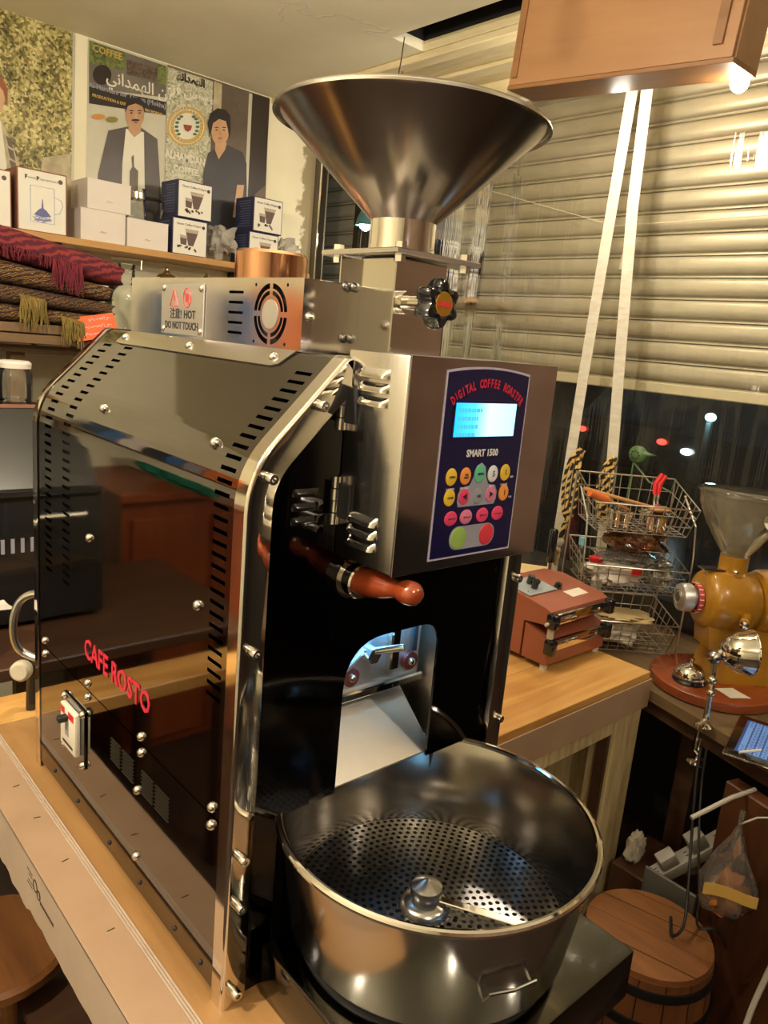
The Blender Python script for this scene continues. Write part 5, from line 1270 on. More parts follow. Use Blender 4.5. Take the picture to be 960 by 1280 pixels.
def dripper(label, x0, x1, z0):
    t, w, h = carton('dripper_carton', label, x0, x1, z0, 0.124, 0.13, 'navybox', None, 0.0, 'dripper cartons on the wall shelf')
    front_of(t, w, h, 'cream', 0.0035); y = -0.0010
    lettering('Clever Coffee Dripper', 0.0105, 'ink', t, (-0.004, y, h-0.020), (1, 0, 0), (0, 0, 1), 0.0001, 0.0001, name='carton_lettering')
    obj('print_glass', G().prism([(-0.006, 0.034), (0.014, 0.034), (0.030, 0.078), (-0.016, 0.078)], y-0.0001, y+0.0003, 'xz'), 'coffee', t)
    obj('print_foam', G().prism([(-0.016, 0.078), (0.030, 0.078), (0.034, 0.090), (-0.020, 0.090)], y-0.0001, y+0.0003, 'xz'), 'coffee_l', t)
    obj('print_cup', G().prism([(-0.036, 0.036), (-0.014, 0.034), (-0.012, 0.056), (-0.038, 0.058)], y-0.0003, y+0.0002, 'xz'), 'coffee', t)
    obj('print_cup', G().prism([(-0.038, 0.058), (-0.012, 0.056), (-0.011, 0.066), (-0.039, 0.068)], y-0.0003, y+0.0002, 'xz'), 'coffee_l', t)
    g = G()
    for k in range(12): 
        xx, zz = random.uniform(-0.046, 0.028), random.uniform(0.016, 0.030); g.cyl((xx, y-0.0001, zz), (xx, y+0.0003, zz), random.uniform(0.003, 0.005), n=8)
    obj('print_beans', g, 'coffee', t)['kind'] = 'stuff'
    obj('round_mark', G().cyl((w-0.016, y-0.0001, h-0.022), (w-0.016, y+0.0004, h-0.022), 0.006, n=12), 'ink', t)
    g = G()
    for k in range(11): g.box(-w-0.0006, -w+0.0002, 0.020, 0.020+random.uniform(0.06, 0.095), 0.018+0.009*k, 0.021+0.009*k)
    obj('side_print', g, 'navytext', t)['kind'] = 'stuff'
    return t
dripper('navy dripper carton on top of its stack, beside the glass press', 0.926, 1.060, SZ+0.1265)
dripper('navy dripper carton at the bottom of stack by white carton', 0.909, 1.045, SZ)
dripper('navy dripper carton on top of its stack near wall end', 1.234, 1.364, SZ+0.1265)
dripper('navy dripper carton at the bottom of stack near wall end', 1.220, 1.352, SZ)
# glass coffee press standing on the single white carton
cp = thing('coffee_press', 'glass coffee press with black band and handle on white carton', 'coffee press', (0.800, 2.06, SZ+0.0936))
obj('beaker', G().lathe([(0, 0.003), (0.036, 0.003), (0.038, 0.01), (0.036, 0.040), (0.030, 0.075), (0.034, 0.100), (0.037, 0.104)], n=28), 'clear', cp, 60)
obj('band', G().lathe([(0.033, 0.070), (0.036, 0.072), (0.036, 0.090), (0.033, 0.092)], n=28), 'chrome', cp)
obj('handle', G().tube([(0.034, 0, 0.080), (0.075, -0.005, 0.082), (0.095, -0.005, 0.075), (0.092, -0.005, 0.02)], 0.007, 8), 'knob_black', cp)
# clear film bundles
for i, (x, lb) in enumerate(((1.136, 'crumpled clear film bundle between the two dripper stacks'), (1.433, 'crumpled clear film bundle at the end of the shelf'))):
    g = lump((0, 0, 0), 0.070-0.010*i, 0.070, 0.067, 60+i, 0.30, 36, 22); o = obj('film_bundle', g, film('crinkled_film', (0.97, 0.96, 0.93), 0.08, 1.4, 0.38, srgb(238, 230, 214), 1.2) if i == 0 else MATS['crinkle'], None, 50)
    if i == 0: MATS['crinkle'] = o.data.materials[0]
    o.location = (x, 2.075, SZ+0.0665); tag(o, lb, 'film')
# lower shelf, glass jars
ls = thing('lower_shelf', 'rough dark plank shelf below the pine shelf', 'shelf', (0, 0, 0))
MATS['roughw'] = wood('rough_plank', srgb(132, 102, 66), srgb(84, 62, 40), 'x', 0.6, 1.0, 0.1)
obj('plank', G().box(-0.60, 1.30, 1.72, 1.945, 0.632, 0.658, 0.002), 'roughw', ls)
obj('plank', G().box(-0.60, 1.30, 1.95, 2.19, 0.632, 0.658, 0.002), 'roughw', ls)
for x in (-0.5, 0.30, 1.2): obj('post', G().box(x, x+0.04, 1.76, 1.80, FZ, 0.632), 'roughw', ls)
def jar(label, x, y, z, r, h, knob):
    t = thing('glass_jar', label, 'jar', (x, y, z))
    obj('jar', G().lathe([(0, 0.003), (r*0.95, 0.003), (r, 0.012), (r, h*0.62), (r*0.96, h*0.70), (r*0.70, h*0.82), (r*0.40, h*0.88), (r*0.40, h)], n=32), 'clear', t, 60)
    if knob:
        obj('stopper', G().lathe([(r*0.36, h), (r*0.42, h+0.006), (r*0.42, h+0.016), (0, h+0.020)], n=20), 'clear', t)
        obj('wire_bail', G().tube([(-r*0.75, 0, h+0.004), (-r*0.75, 0, h+0.028), (r*0.75, 0, h+0.034), (r*0.75, 0, h+0.004)], 0.0022, 6), 'wire', t)
    else:
        obj('lid', G().lathe([(r*0.55, h-0.004), (r*0.62, h+0.004), (r*0.5, h+0.012), (r*0.2, h+0.020), (r*0.14, h+0.030), (r*0.22, h+0.036), (0, h+0.040)], n=24), 'chrome', t)
    return t
jar('large swing top glass jar behind the folded textiles', 0.715, 1.93, 0.658, 0.068, 0.255, True)
jar('glass jar with stepped metal lid behind the fan housing', 0.930, 2.08, 0.658, 0.062, 0.248, False)
jar('glass jar with metal lid at the end of the lower shelf', 1.10, 2.10, 0.658, 0.050, 0.250, False)

# ------------------------------------------------------------------ folded textiles, crates, tag
def cloth_mat(name, cols, sc, rot):
    m, nt, b = _new(name)
    v = _coord(nt, (1, 1, 1), rot)
    wv = _n(nt, 'ShaderNodeTexWave', bands_direction='Z'); wv.inputs['Scale'].default_value = sc; wv.inputs['Distortion'].default_value = 5.0; wv.inputs['Detail'].default_value = 3.0; wv.inputs['Detail Scale'].default_value = 3.0
    nt.links.new(v, wv.inputs['Vector'])
    nt.links.new(_ramp(nt, wv.outputs['Fac'], cols), b.inputs['Base Color']); b.inputs['Roughness'].default_value = 0.9
    n2 = _n(nt, 'ShaderNodeTexNoise', i_Scale=260.0, i_Detail=2.0); nt.links.new(v, n2.inputs['Vector']); _bump(nt, b, n2.outputs['Fac'], 0.6, 0.003)
    return m
MATS.update(
    crimson=cloth_mat('crimson_wool', [(0.2, srgb(74, 18, 30)), (0.6, srgb(112, 30, 44)), (0.9, srgb(128, 46, 42))], 16.0, (0.3, 0.2, 0)),
    kilim=cloth_mat('patterned_weave', [(0.15, srgb(40, 28, 22)), (0.38, srgb(112, 50, 36)), (0.55, srgb(58, 46, 26)), (0.72, srgb(168, 134, 60)), (0.9, srgb(60, 40, 28))], 26.0, (0.1, 0.25, 0)),
    kilim2=cloth_mat('patterned_weave_dark', [(0.15, srgb(30, 22, 18)), (0.45, srgb(92, 44, 34)), (0.7, srgb(132, 104, 52)), (0.9, srgb(44, 30, 24))], 32.0, (0.1, 0.35, 0)),
    fringe_y=paint('yellow_fringe', srgb(132, 110, 48), 0.9, srgb(92, 76, 34), 30), fringe_r=paint('red_fringe', srgb(112, 28, 42), 0.9, srgb(80, 18, 30), 30),
    price=paint('orange_card', srgb(226, 92, 34), 0.55),
)
def folded(name, label, a, b, wy, th, mat, sag=0.0, n=30, m=28, seed=1):
    """a folded length of cloth: flat rolled bundle from a to b"""
    t = thing(name, label, 'textile', (a[0], a[1], a[2]), 0.0, 'folded textiles on the slatted crate'); A = Vector((0, 0, 0)); B = Vector(b)-Vector(a)
    rnd = random.Random(seed); ph = [rnd.uniform(0, 6) for _ in range(6)]
    g = G(); rings = []
    for i in range(n+1):
        u = i/n; c = A.lerp(B, u) + Vector((0, 0, -sag*math.sin(PI*u)))
        k = 1.0 if i not in (0, n) else 0.92
        tk = th*(1.55+(1.0-1.55)*u)
        rg = []
        for j in range(m):
            t_ = 2*PI*j/m; cy, cz = math.cos(t_), math.sin(t_)
            yy = math.copysign(abs(cy)**0.55, cy)*wy*k; zz = math.copysign(abs(cz)**0.7, cz)*tk*k
            zz *= 1+0.025*math.sin(7*u+ph[0]+2*t_)+0.015*math.sin(17*u+ph[1]+3*t_); yy *= 1+0.04*math.sin(9*u+ph[2])
            rg.append(g.bm.verts.new(c + Vector((0.008*math.sin(5*t_+ph[3])*(u > 0.8), yy, zz))))
        rings.append(rg)
    for p_, q_ in zip(rings, rings[1:]): g.bridge(p_, q_)
    g.cap(rings[0][::-1]); 
    # rolled end: inset spiral lips
    last = rings[-1]; c = sum((w.co for w in last), Vector())/m
    for sc_, dx in ((0.80, -0.012), (0.72, 0.004), (0.50, 0.0), (0.44, -0.012), (0.15, -0.006)):
        nx = [g.bm.verts.new(c + (w.co-c)*sc_ + Vector((dx, 0, 0))) for w in last] if True else None
        g.bridge(rings[-1], nx); rings.append(nx)
    g.cap(rings[-1])
    obj('cloth', g, mat, t, 60); return t
def fringe(t, mat, pts, ln, seed, n=60, spread=0.01):
    rnd = random.Random(seed); g = G()
    for k in range(n):
        u = rnd.random()*(len(pts)-1); i = int(u); p_ = Vector(pts[i]).lerp(Vector(pts[min(i+1, len(pts)-1)]), u-i)
        l = ln*rnd.uniform(0.6, 1.15); e = p_+Vector((rnd.uniform(-1, 1)*spread, rnd.uniform(-1, 0.2)*spread, -l))
        out_ = Vector((0, -0.016-rnd.random()*0.006, 0))
        g.tube([p_, p_.lerp(e, 0.18)+out_, p_.lerp(e, 0.55)+out_+Vector((rnd.uniform(-1, 1)*0.005, 0, 0)), Vector((e.x, p_.y-0.018-rnd.random()*0.006, e.z))], [0.0024, 0.0024, 0.002, 0.001], 4)
    o = obj('fringe', g, mat, t, 60); o['kind'] = 'stuff'; return o
f1 = folded('folded_textile', 'crimson fringed woollen textile on top of the folded stack', (0.02, 1.74, 0.963), (0.585, 1.73, 0.876), 0.085, 0.034, 'crimson', 0.0, seed=2)
fringe(f1, 'fringe_r', [(0.36, -0.084, -0.056), (0.44, -0.085, -0.068)], 0.085, 3, 70, 0.014)
fringe(f1, 'fringe_r', [(0.0, -0.084, -0.010), (0.36, -0.084, -0.062)], 0.034, 5, 90, 0.010)
f2 = folded('folded_textile', 'brown and yellow patterned textile, middle of the folded stack', (0.02, 1.74, 0.873), (0.555, 1.735, 0.818), 0.088, 0.024, 'kilim', 0.0, seed=4)
f3 = folded('folded_textile', 'black and yellow woven textile under the patterned one', (0.02, 1.74, 0.8045), (0.560, 1.735, 0.7735), 0.090, 0.020, 'kilim2', 0.0, seed=6)
f4 = folded('folded_textile', 'dark patterned textile at the bottom of the folded stack', (0.02, 1.74, 0.745), (0.550, 1.735, 0.7352), 0.092, 0.018, 'kilim', 0.0, seed=8)
fringe(f3, 'fringe_y', [(0.27, -0.092, -0.01), (0.34, -0.092, -0.02)], 0.085, 7, 60, 0.014); fringe(f4, 'fringe_y', [(0.38, -0.094, 0.0), (0.44, -0.094, -0.01)], 0.075, 9, 50, 0.012)
pt = thing('price_card', 'orange handwritten price card tucked under the textiles', 'card', (0.500, 1.635, 0.722))
obj('card', G().box(-0.060, 0.060, -0.001, 0.001, -0.034, 0.034).xf(Matrix.Rotation(math.radians(-12), 4, 'Y') @ Matrix.Rotation(-0.25, 4, 'X')), 'price', pt)
for k in range(3):
    g = scribble(G(), -0.050 if k else -0.020, 0.046, 0.021-0.020*k, 0.012, -0.0016, 7, 0.0008)
    obj('handwriting', g.xf(Matrix.Rotation(math.radians(-12), 4, 'Y') @ Matrix.Rotation(-0.25, 4, 'X')), 'white_ink', pt)
cr = thing('slatted_crate', 'rough wooden slatted crate below the folded textiles', 'crate', (0.02, 1.66, 0.658))
for k in range(2): obj('slat', G().box(0.0, 0.53, -0.006, 0.006, 0.004+0.029*k, 0.029+0.029*k, 0.001), 'roughw', cr); obj('slat', G().box(0.0, 0.53, 0.16, 0.172, 0.004+0.029*k, 0.029+0.029*k, 0.001), 'roughw', cr)
for k in range(5): obj('floor_slat', G().box(0.005+0.106*k, 0.095+0.106*k, 0.0, 0.165, 0.0, 0.006), 'roughw', cr)
for x in (0.0, 0.26, 0.515): obj('cleat', G().box(x, x+0.018, 0.006, 0.022, 0.0, 0.059), 'roughw', cr)

# ------------------------------------------------------------------ behind the roaster on the left
MATS.update(
    ovenblack=paint('oven_black', (0.012, 0.012, 0.013), 0.22, coat=0.3), silverfilm=steel('silver_film', (0.62, 0.60, 0.56), 0.3, None, 0.1, wav=0.8),
    hose=steel('braided_hose', (0.55, 0.54, 0.52), 0.3, None, 0.08), knobw=paint('ivory_knob', srgb(206, 196, 172), 0.4),
    cabinet=wood('red_brown_cabinet', srgb(150, 72, 34), srgb(104, 44, 20), 'z', 0.4, 0.8, 0.03, coat=0.2),
    teal=paint('teal_cloth', srgb(30, 130, 100), 0.8, srgb(20, 96, 74), 9), blueb=paint('blue_carton', srgb(50, 100, 160), 0.5), orangeb=paint('orange_carton', srgb(222, 116, 48), 0.5),
)
bb = thing('back_bench', 'dark low bench behind the roaster table', 'bench', (0, 0, 0))
obj('top', G().box(-0.70, 0.80, 1.00, 1.62, -0.03, 0.0, 0.003), 'dark_wood', bb)
for x in (-0.66, 0.70):
    for y in (1.03, 1.55): obj('leg', G().box(x, x+0.05, y, y+0.05, FZ, -0.03), 'dark_wood', bb)
ov = thing('oven', 'black oven with slatted top behind the roaster', 'oven', (0, 1.10, 0.0))
obj('body', G().box(-0.36, 0.28, 0.12, 0.48, 0.012, 0.34, 0.006, 2), 'ovenblack', ov)
obj('hood', G().prism([(0.14, 0.34), (0.46, 0.34), (0.46, 0.52), (0.28, 0.52)], -0.35, 0.27, 'yz'), 'ovenblack', ov)
obj('front_strip', G().box(-0.35, 0.275, 0.116, 0.122, 0.318, 0.326), 'chrome', ov)
obj('hood_edge', G().box(-0.352, 0.272, 0.274, 0.282, 0.515, 0.523), 'brown_edge', ov)
for k in range(7): obj('vent_slit', G().box(0.05+0.022*k, 0.058+0.022*k, 0.1175, 0.121, 0.19, 0.225), 'k_grey', ov)
obj('door_handle', G().tube([(-0.30, 0.12, 0.28), (-0.30, 0.085, 0.28), (0.02, 0.085, 0.28), (0.02, 0.12, 0.28)], 0.008, 8), 'chrome', ov)
for x in (-0.32, 0.24):
    for y in (0.16, 0.44): obj('foot', G().cyl((x, y, 0), (x, y, 0.013), 0.014, n=10), 'rubber', ov)
jr = thing('storage_jar', 'squat glass storage jar with flat lid standing on the oven', 'jar', (0.225, 1.47, 0.52))
obj('jar', G().lathe([(0, 0.003), (0.040, 0.003), (0.043, 0.010), (0.043, 0.070), (0.037, 0.080), (0.037, 0.088)], n=26), 'clear', jr, 60)
obj('lid', G().lathe([(0.040, 0.086), (0.041, 0.098), (0.036, 0.104), (0, 0.105)], n=26), 'whitebox', jr)
tag(obj('silver_bag', G().lathe([(0, 0.0), (0.034, 0.003), (0.038, 0.03), (0.034, 0.09), (0.022, 0.125), (0.008, 0.140), (0.012, 0.150), (0, 0.150)], (0.145, 1.45, 0.52), n=22), 'silverfilm', None, 60), 'silver foil bag standing on the oven', 'bag')
hs = thing('flexible_hose', 'braided steel hose looping out behind the roaster', 'hose', (0, 0, 0))
obj('hose', G().tube(curve([(0.10, 0.66, 0.262), (0.045, 0.72, 0.262), (0.018, 0.745, 0.245), (0.006, 0.75, 0.205), (0.010, 0.75, 0.160), (0.030, 0.74, 0.138), (0.075, 0.68, 0.130), (0.12, 0.655, 0.13)]), 0.007, 10), 'hose', hs)
obj('fitting', G().cyl((0.10, 0.66, 0.262), (0.13, 0.63, 0.262), 0.012, n=6), 'screw', hs)
gv = thing('gas_valve', 'ivory round valve knob on dark pipe behind roaster', 'valve', (0.030, 0.79, 0.0))
obj('knob', G().lathe([(0, 0.0), (0.016, 0.002), (0.019, 0.010), (0.019, 0.022), (0.014, 0.028), (0, 0.028)], (0.0, -0.02, 0.102), (-0.6, -0.8, 0.1), 22), 'knobw', gv)
obj('pipe', G().tube([(0.0, -0.02, 0.102), (0.02, 0.0, 0.10), (0.02, 0.01, 0.0)], 0.010, 10), 'ovenblack', gv)
tag(obj('dark_pot', G().lathe([(0, 0.002), (0.085, 0.002), (0.095, 0.02), (0.095, 0.11), (0.090, 0.11), (0.088, 0.02), (0, 0.012)], (-0.02, 1.12, 0.0), n=32), 'ovenblack'), 'dark round pot on the back bench', 'pot')
sheet('paper_sheet', [(-0.06, 1.03, 0.115), (0.10, 1.04, 0.118), (0.09, 1.11, 0.118), (-0.05, 1.10, 0.116)], 'whitebox', 'crumpled white paper lying across the dark pot', 'paper', 0.01)
# furniture to the left, seen mirrored in the roaster side
cbn = thing('wooden_cabinet', 'red brown wooden cabinet against the back wall left of roaster', 'cabinet', (0, 0, FZ))
obj('body', G().box(-1.55, -0.62, 1.72, 2.18, 0.0, 0.92, 0.003), 'cabinet', cbn)
for k in range(3):
    d_ = obj('door', G().box(-1.53+0.30*k, -1.25+0.30*k, 1.705, 1.72, 0.04, 0.86, 0.003), 'cabinet', cbn); obj('door_knob', G().ball((-1.28+0.30*k, 1.695, 0.5), 0.012), 'screw', d_)
obj('top', G().box(-1.58, -0.60, 1.69, 2.19, 0.92, 0.95, 0.003), 'cabinet', cbn)
o = obj('cloth_bundle', lump((0, 0, 0), 0.17, 0.12, 0.12, 71, 0.25), 'teal', None, 50); o.location = (-0.95, 1.90, 0.319); tag(o, 'teal cloth bundle on the red brown cabinet', 'cloth')
for x0, x1, h, m, lb in ((-0.735, -0.670, 0.20, 'blueb', 'blue storage box at the end of the high shelf'), (-0.835, -0.745, 0.24, 'whitebox', 'tall white storage box on the high shelf'), (-0.925, -0.845, 0.17, 'matt_black', 'black storage box on the high shelf'), (-1.000, -0.935, 0.22, 'blueb', 'blue storage box between the black and grey boxes'), (-1.095, -1.010, 0.19, 'k_grey', 'grey storage box on the high shelf'), (-1.27, -1.105, 0.26, 'orangeb', 'wide orange storage box on the high shelf'), (-1.40, -1.28, 0.21, 'matt_black', 'black storage box beside the wide orange box')):
    tag(obj('added_storage_box', G().box(x0, x1, 1.95, 2.15, 0.658, 0.658+h, 0.003), m), lb, 'box', 'storage boxes on the high shelf')  # unseen boxes, added for their colours mirrored in the fan housing
hsf = thing('high_shelf', 'plank shelf on the wall above the red brown cabinet', 'shelf', (0, 0, 0))
obj('board', G().box(-1.58, -0.66, 1.92, 2.195, 0.632, 0.658, 0.002), 'roughw', hsf)
for x in (-1.5, -0.72): obj('bracket', G().box(x, x+0.03, 1.95, 2.195, 0.60, 0.632), 'matt_black', hsf)
stl = thing('wooden_stool', 'low wooden stool under the left edge of roaster table', 'stool', (-0.02, 0.83, FZ))
obj('seat', G().lathe([(0, 0.23), (0.14, 0.23), (0.15, 0.222), (0.15, 0.205), (0.14, 0.20), (0, 0.20)], n=30), 'barrelw', stl)
for k in range(3):
    a = 2*PI*k/3+0.5; obj('leg', G().cyl((0.12*math.cos(a), 0.12*math.sin(a), 0), (0.09*math.cos(a), 0.09*math.sin(a), 0.20), 0.016, 0.018, 10), 'barrelw', stl)
# ------------------------------------------------------------------ clear curtain, straps, ropes, overhead box
MATS.update(
    vinyl=film('clear_vinyl', (0.97, 0.97, 0.95), 0.03, 1.45, 0.02, srgb(225, 215, 190), 1.1, 0.22),
    strap=paint('white_strap', srgb(200, 193, 178), 0.6, srgb(182, 173, 152), 20, stretch=(1, 1, 4)),
    boxwood=wood('light_plywood', srgb(158, 116, 76), srgb(128, 90, 56), 'y', 0.5, 0.5, 0.02),
    boxedge=wood('edge_wood', srgb(138, 96, 56), srgb(108, 72, 40), 'y', 0.5, 0.8, 0.03),
    string=paint('pale_string', srgb(206, 196, 160), 0.8),
    rope=cloth_mat('two_tone_rope', [(0.3, srgb(26, 22, 20)), (0.5, srgb(60, 46, 28)), (0.62, srgb(196, 158, 84))], 17.0, (0.7, 0.5, 0)),
    tassel=paint('grey_tassel', srgb(156, 146, 124), 0.8),
)
def curtain(label, y0, y1, x, amp, seed, z0=-0.02, z1=1.60, bulge=0.0):
    rnd = random.Random(seed); ph = [(rnd.uniform(3, 26), rnd.uniform(0, 6), rnd.uniform(0.3, 1)) for _ in range(7)]
    def fn(u, v):
        y = y0+(y1-y0)*u; z = z0+(z1-z0)*v
        d = sum(a*math.sin(f*y*2.2+s+0.6*math.sin(2.0*z+s)) for f, s, a in ph)/3
        d += 0.35*math.sin(9*z+4*y+seed)*math.sin(13*y+seed)
        return (x+amp*d*(0.35+0.65*(1-v)) + bulge*math.sin(PI*v)*math.sin(PI*u), y, z)
    t = thing('vinyl_curtain', label, 'curtain', (0, 0, 0))
    obj('sheet', G().grid(fn, 110, 40), 'vinyl', t, 180)
    obj('heading', G().box(x-0.006, x+0.006, min(y0, y1), max(y0, y1), z1-0.004, z1+0.03), 'strap', t)
    return t
curtain('clear vinyl curtain in front of the shutter beside the roaster', 2.12, 0.70, 1.815, 0.006, 3)
curtain('clear vinyl curtain hanging in soft folds behind the grinder', 0.74, -0.45, 1.828, 0.008, 9, bulge=-0.006)
def strap(label, pts, w):
    g = G(); a = [g.bm.verts.new((x, y-w/2, z)) for x, y, z in pts]; b = [g.bm.verts.new((x, y+w/2, z)) for x, y, z in pts]
    g.bridge(a, b, False); return tag(obj('hanging_strap', g, 'strap', solid=0.002), label, 'strap')
strap('long white webbing strap hanging from the overhead box to table height', [(1.715, 0.750, 1.58), (1.710, 0.760, 1.2), (1.705, 0.772, 0.7), (1.700, 0.780, 0.095), (1.700, 0.782, 0.02)], 0.037)
strap('white webbing strap hanging beside the wire rack', [(1.715, 0.705, 1.58), (1.710, 0.690, 1.2), (1.705, 0.655, 0.8), (1.700, 0.620, 0.43), (1.70, 0.61, 0.0)], 0.037)
# thin string with a tassel
tag(obj('string_line', G().tube([(1.852, 1.60, 1.386), (1.852, 0.835, 1.180), (1.852, 0.30, 1.186), (1.852, -0.5, 1.20)], 0.0016, 5), 'string'), 'thin pale string stretched across the curtain', 'string')
ts = thing('hanging_tassel', 'small grey tassel hanging from the string behind the straps', 'tassel', (1.795, 0.745, 1.18))
obj('loop', G().tube([(0, 0.005, 0.0), (0, 0.007, -0.03), (0, 0, -0.05), (0, -0.007, -0.03), (0, -0.005, 0.0)], 0.0016, 5), 'string', ts)
obj('knot', G().ball((0, 0, -0.055), 0.008), 'tassel', ts)
obj('skirt', G().lathe([(0.005, -0.058), (0.010, -0.07), (0.009, -0.085), (0.013, -0.12), (0.015, -0.145), (0, -0.145)], n=14), 'tassel', ts, 60)
# ropes with keys
def rope_loop(label, c, ln, w, seed, keys):
    t = thing('rope_loop', label, 'rope', c)
    rnd = random.Random(seed)
    for k in range(2):
        o_ = (k-0.5)*0.012
        pts = [(0.0, o_*0.3, 0.0), (-0.012, o_+w*0.4, -ln*0.12), (-0.018, o_*1.5+w*0.55, -ln*0.5), (-0.015, o_+w*0.35, -ln*0.9), (-0.012, o_*0.5, -ln), (-0.015, o_-w*0.3, -ln*0.86), (-0.016, o_-w*0.35, -ln*0.45), (-0.008, o_*0.6-w*0.15, -ln*0.1)]
        obj('strand', G().tube(curve(pts, 5), 0.0058, 8), 'rope', t)
    obj('knot', lump((0, 0, -0.005), 0.013, 0.016, 0.018, seed, 0.2, 14, 10), 'rope', t)
    if keys:
        obj('tail', G().tube([(-0.012, 0, -ln), (-0.010, 0.012, -ln-0.03), (-0.012, 0.016, -ln-0.07)], 0.009, 8), 'rope', t)
        obj('bead', G().ball((-0.012, 0.016, -ln-0.085), 0.013, 1, 1, 1.4), 'tassel', t)
        obj('key_ring', G().tube([(-0.014, 0.026+0.024*math.cos(a), -ln-0.098+0.024*math.sin(a)) for a in [2*PI*i/24 for i in range(24)]], 0.0016, 6, True), 'screw', t)
        obj('key', G().box(-0.016, -0.014, 0.020, 0.029, -ln-0.165, -ln-0.122).cyl((-0.017, 0.0245, -ln-0.122), (-0.013, 0.0245, -ln-0.122), 0.011, n=14), 'gold', t)
    return t
rope_loop('two tone rope loop with keys hanging on the long strap', (1.685, 0.732, 0.470), 0.215, 0.040, 4, True)
rope_loop('two tone rope loop hanging on the short strap by the rack', (1.685, 0.612, 0.465), 0.19, 0.030, 6, False)
# green plastic ornament in the window
t = thing('green_ornament', 'green perforated bird shaped ornament hanging before the window', 'ornament', (1.725, 0.555, 0.490))
obj('body', G().ball((0, 0, 0), 0.030, 0.6, 1.0, 0.9), 'green', t)
obj('beak', G().lathe([(0.012, 0.0), (0.006, 0.014), (0, 0.042)], (0, -0.022, 0.004), (0, -1, 0.05), 12), 'green', t)
for k in range(8):
    a = 2*PI*k/8; obj('dark_hole', G().ball((-0.0168, 0.012*math.cos(a), 0.012*math.sin(a)), 0.0028, 1, 1, 1, 8, 6), 'matt_black', t)
obj('branch', G().tube([(0.0, 0.01, -0.026), (0.0, -0.05, -0.075), (0.0, -0.12, -0.090)], 0.003, 6).tube([(0, 0.01, -0.026), (0, 0.015, -0.25)], 0.003, 6), 'green', t)
# wooden box hanging in front of the shutter
wb = thing('overhead_box', 'light plywood box hanging from the ceiling in front of shutter', 'box', (1.28, 0.235, 1.392)); wb.rotation_euler = (math.radians(4.2), 0, 0)
obj('front_panel', G().box(0.0, 0.010, 0.004, 0.612, 0.004, 0.27, 0.001), 'boxwood', wb)
obj('bottom', G().box(0.001, 0.115, 0.0, 0.616, -0.006, 0.004, 0.001), 'boxedge', wb)
obj('end_panel', G().box(0.010, 0.115, 0.0, 0.012, 0.004, 0.27, 0.001), 'boxwood', wb); obj('end_panel', G().box(0.010, 0.115, 0.604, 0.616, 0.004, 0.27, 0.001), 'boxwood', wb)
obj('edge_batten', G().box(-0.006, 0.0, 0.586, 0.604, 0.020, 0.27, 0.001), 'boxedge', wb); obj('edge_batten', G().box(-0.006, 0.0, 0.030, 0.052, 0.030, 0.27, 0.001), 'boxedge', wb)
# hook with wire above the hopper
hk = thing('wire_hook', 'black wire hook hanging from the ceiling behind the hopper', 'hook', (1.300, 1.300, CZ))
obj('wire', G().tube([(0, 0, 0.0), (-0.005, 0, -0.06), (-0.010, 0.005, -0.125)], 0.0018, 6), 'cord', hk)
obj('ring', G().tube([(-0.010, 0.005+0.010*math.cos(a), -0.140+0.016*math.sin(a)) for a in [2*PI*i/18 for i in range(18)]], 0.0022, 6, True), 'cord', hk)
obj('tip', G().tube([(-0.010, -0.004, -0.130), (-0.010, -0.016, -0.118), (-0.010, -0.014, -0.100)], 0.002, 6), 'cord', hk)
# pendant lamp with a teal shade, seen past the hopper neck
MATS['tealshade'] = paint('teal_enamel', srgb(60, 104, 110), 0.35)
pl_ = thing('pendant_lamp', 'small pendant lamp with teal shade hanging behind the hopper neck', 'lamp', (1.70, 1.90, 1.205))
obj('shade', G().lathe([(0.042, 0.0), (0.036, 0.028), (0.020, 0.060), (0.010, 0.072), (0.0, 0.074)], n=28), 'tealshade', pl_, 60, 0.001)
obj('bulb', G().ball((0, 0, 0.004), 0.024), 'bulb', pl_)
obj('cord', G().cyl((0, 0, 0.07), (0, 0, CZ-1.205), 0.0025, n=6), 'cord', pl_)
ld = bpy.data.lights.new('pendant_light', 'POINT'); ld.energy = 1.2; ld.color = WARM; ld.shadow_soft_size = 0.024
lo = bpy.data.objects.new('pendant_light', ld); COL.objects.link(lo); lo.parent = pl_; lo.location = (0, 0, -0.03)
# bulb below the overhead box
L2 = thing('box_lamp', 'glaring bare bulb fixed under the corner of the overhead box', 'lamp', (1.405, 0.275, 1.385))
obj('bulb', G().ball((0, 0, 0), 0.020), emit('glaring_bulb', (1.0, 0.88, 0.66), 60.0), L2)
obj('socket', G().cyl((0.0, 0, 0.016), (0, 0, 0.05), 0.014, n=14), 'matt_black', L2)
ld = bpy.data.lights.new('box_light', 'POINT'); ld.energy = 2.5; ld.color = (1.0, 0.88, 0.68); ld.shadow_soft_size = 0.02
lo = bpy.data.objects.new('box_light', ld); COL.objects.link(lo); lo.parent = L2; lo.location = (0, 0, -0.03)

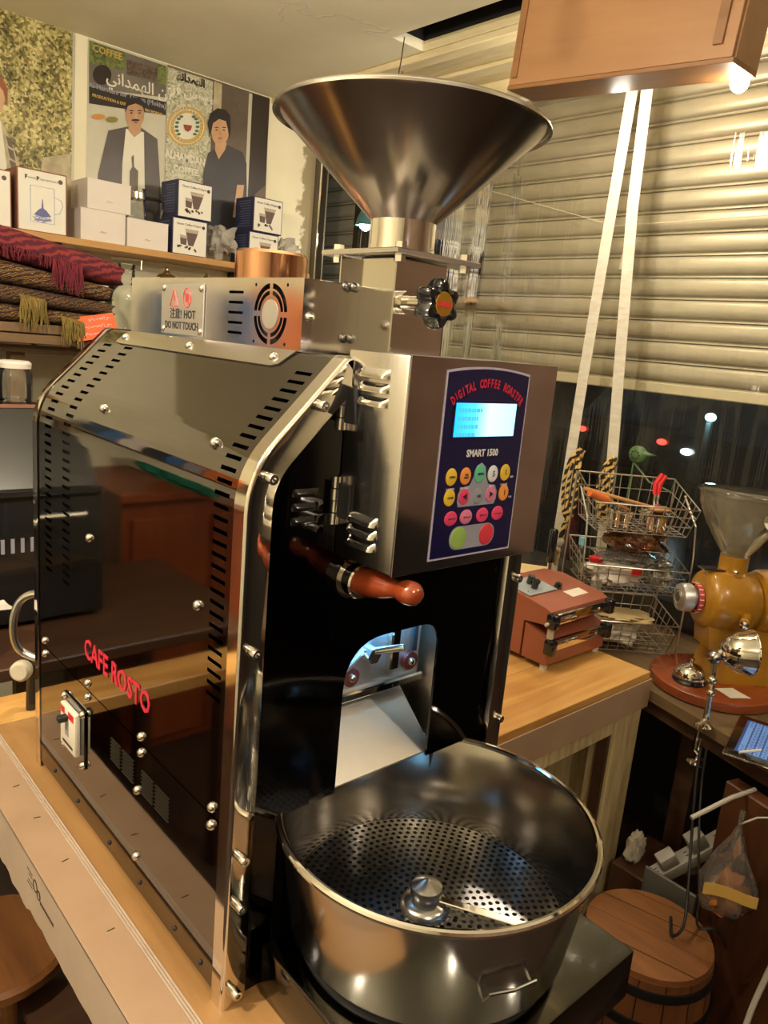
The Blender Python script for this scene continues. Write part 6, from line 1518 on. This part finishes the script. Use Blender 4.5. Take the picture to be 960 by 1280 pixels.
# ------------------------------------------------------------------ the night street outside
MATS.update(
    asphalt=paint('wet_asphalt', (0.012, 0.013, 0.016), 0.25, (0.008, 0.008, 0.01), 4), facade=paint('dark_facade', srgb(40, 48, 56), 0.8, srgb(26, 32, 40), 2),
    facade_w=paint('facade_window', (0.01, 0.015, 0.02), 0.1), red_neon=emit('red_sign_light', srgb(255, 60, 50), 4.0), white_lamp=emit('white_street_light', (0.75, 0.95, 1.0), 14.0), teal_lamp=emit('teal_street_light', (0.35, 0.95, 0.90), 6.0), amber=emit('amber_light', (1.0, 0.5, 0.1), 6.0),
)
struct(obj('ground_street', G().box(2.0, 20.0, -14.0, 30.0, FZ-0.06, FZ-0.01), 'asphalt'))
bd = thing('street_building', 'dark building across the night street', 'building', (14.0, 4.0, FZ-0.01))
obj('wall', G().box(0, 0.6, -16, 22, 0, 7.5), 'facade', bd)
w0 = None
for r in range(2):
    for k in range(9):
        if w0 is None: w0 = obj('window', G().box(-0.03, 0.02, 0, 1.1, 0, 1.3), 'facade_w', bd); w0.location = (0, -8.4, 0.9)
        else: inst(w0, (0, -8.4+1.9*k, 0.9+2.4*r), bd)
def street_light(label, p, mat, r, w, col):
    t = thing('street_lamp', label, 'lamp', (p[0], p[1], FZ-0.01))
    h = p[2]-FZ+0.01
    obj('pole', G().cyl((0, 0, 0), (0, 0, h-r), 0.03, n=8), 'facade', t); obj('head', G().ball((0, 0, h), r, 1, 1, 0.8), mat, t)
    ld = bpy.data.lights.new('street_light', 'POINT'); ld.energy = w; ld.color = col; ld.shadow_soft_size = r
    lo = bpy.data.objects.new('street_light', ld); COL.objects.link(lo); lo.parent = t; lo.location = (-r*1.5, 0, h)
street_light('white street lamp glowing beyond the window', (6.0, 2.35, 0.375), 'teal_lamp', 0.045, 6, (0.5, 1.0, 0.95))
def car(label, loc, light, rz):
    t = thing('parked_car', label, 'car', loc, rz)
    g = G().prism([(-1.9, 0.28), (1.9, 0.28), (1.95, 0.55), (1.75, 0.80), (1.05, 0.86), (0.55, 1.35), (-0.9, 1.38), (-1.55, 0.92), (-1.9, 0.80)], -0.75, 0.75, 'xz'); obj('body', g, 'ovenblack', t)
    obj('windows', G().prism([(0.95, 0.90), (0.50, 1.28), (-0.85, 1.30), (-1.35, 0.92)], -0.752, 0.752, 'xz'), 'facade_w', t)
    for x in (-1.2, 1.2):
        for y in (-0.72, 0.72): obj('wheel', G().cyl((x, y-0.08, 0.31), (x, y+0.08, 0.31), 0.31, n=20), 'matt_black', t)
    for y in (-0.55, 0.55): obj('lamp', G().ball((-1.93, y, 0.66), 0.050, 0.4, 1.3, 0.7), light, t)
car('dark car with red tail lamps parked in the street', (9.93, 4.36, FZ-0.01), 'red_neon', 0.0)
car('dark car with white lamps farther along the street', (9.33, 2.65, FZ-0.01), 'white_lamp', 0.0)

# ------------------------------------------------------------------ lift the whole place so that the floor is at zero
for o in list(SC.objects):
    if o.parent is None and o is not cam: o.location.z += TZ
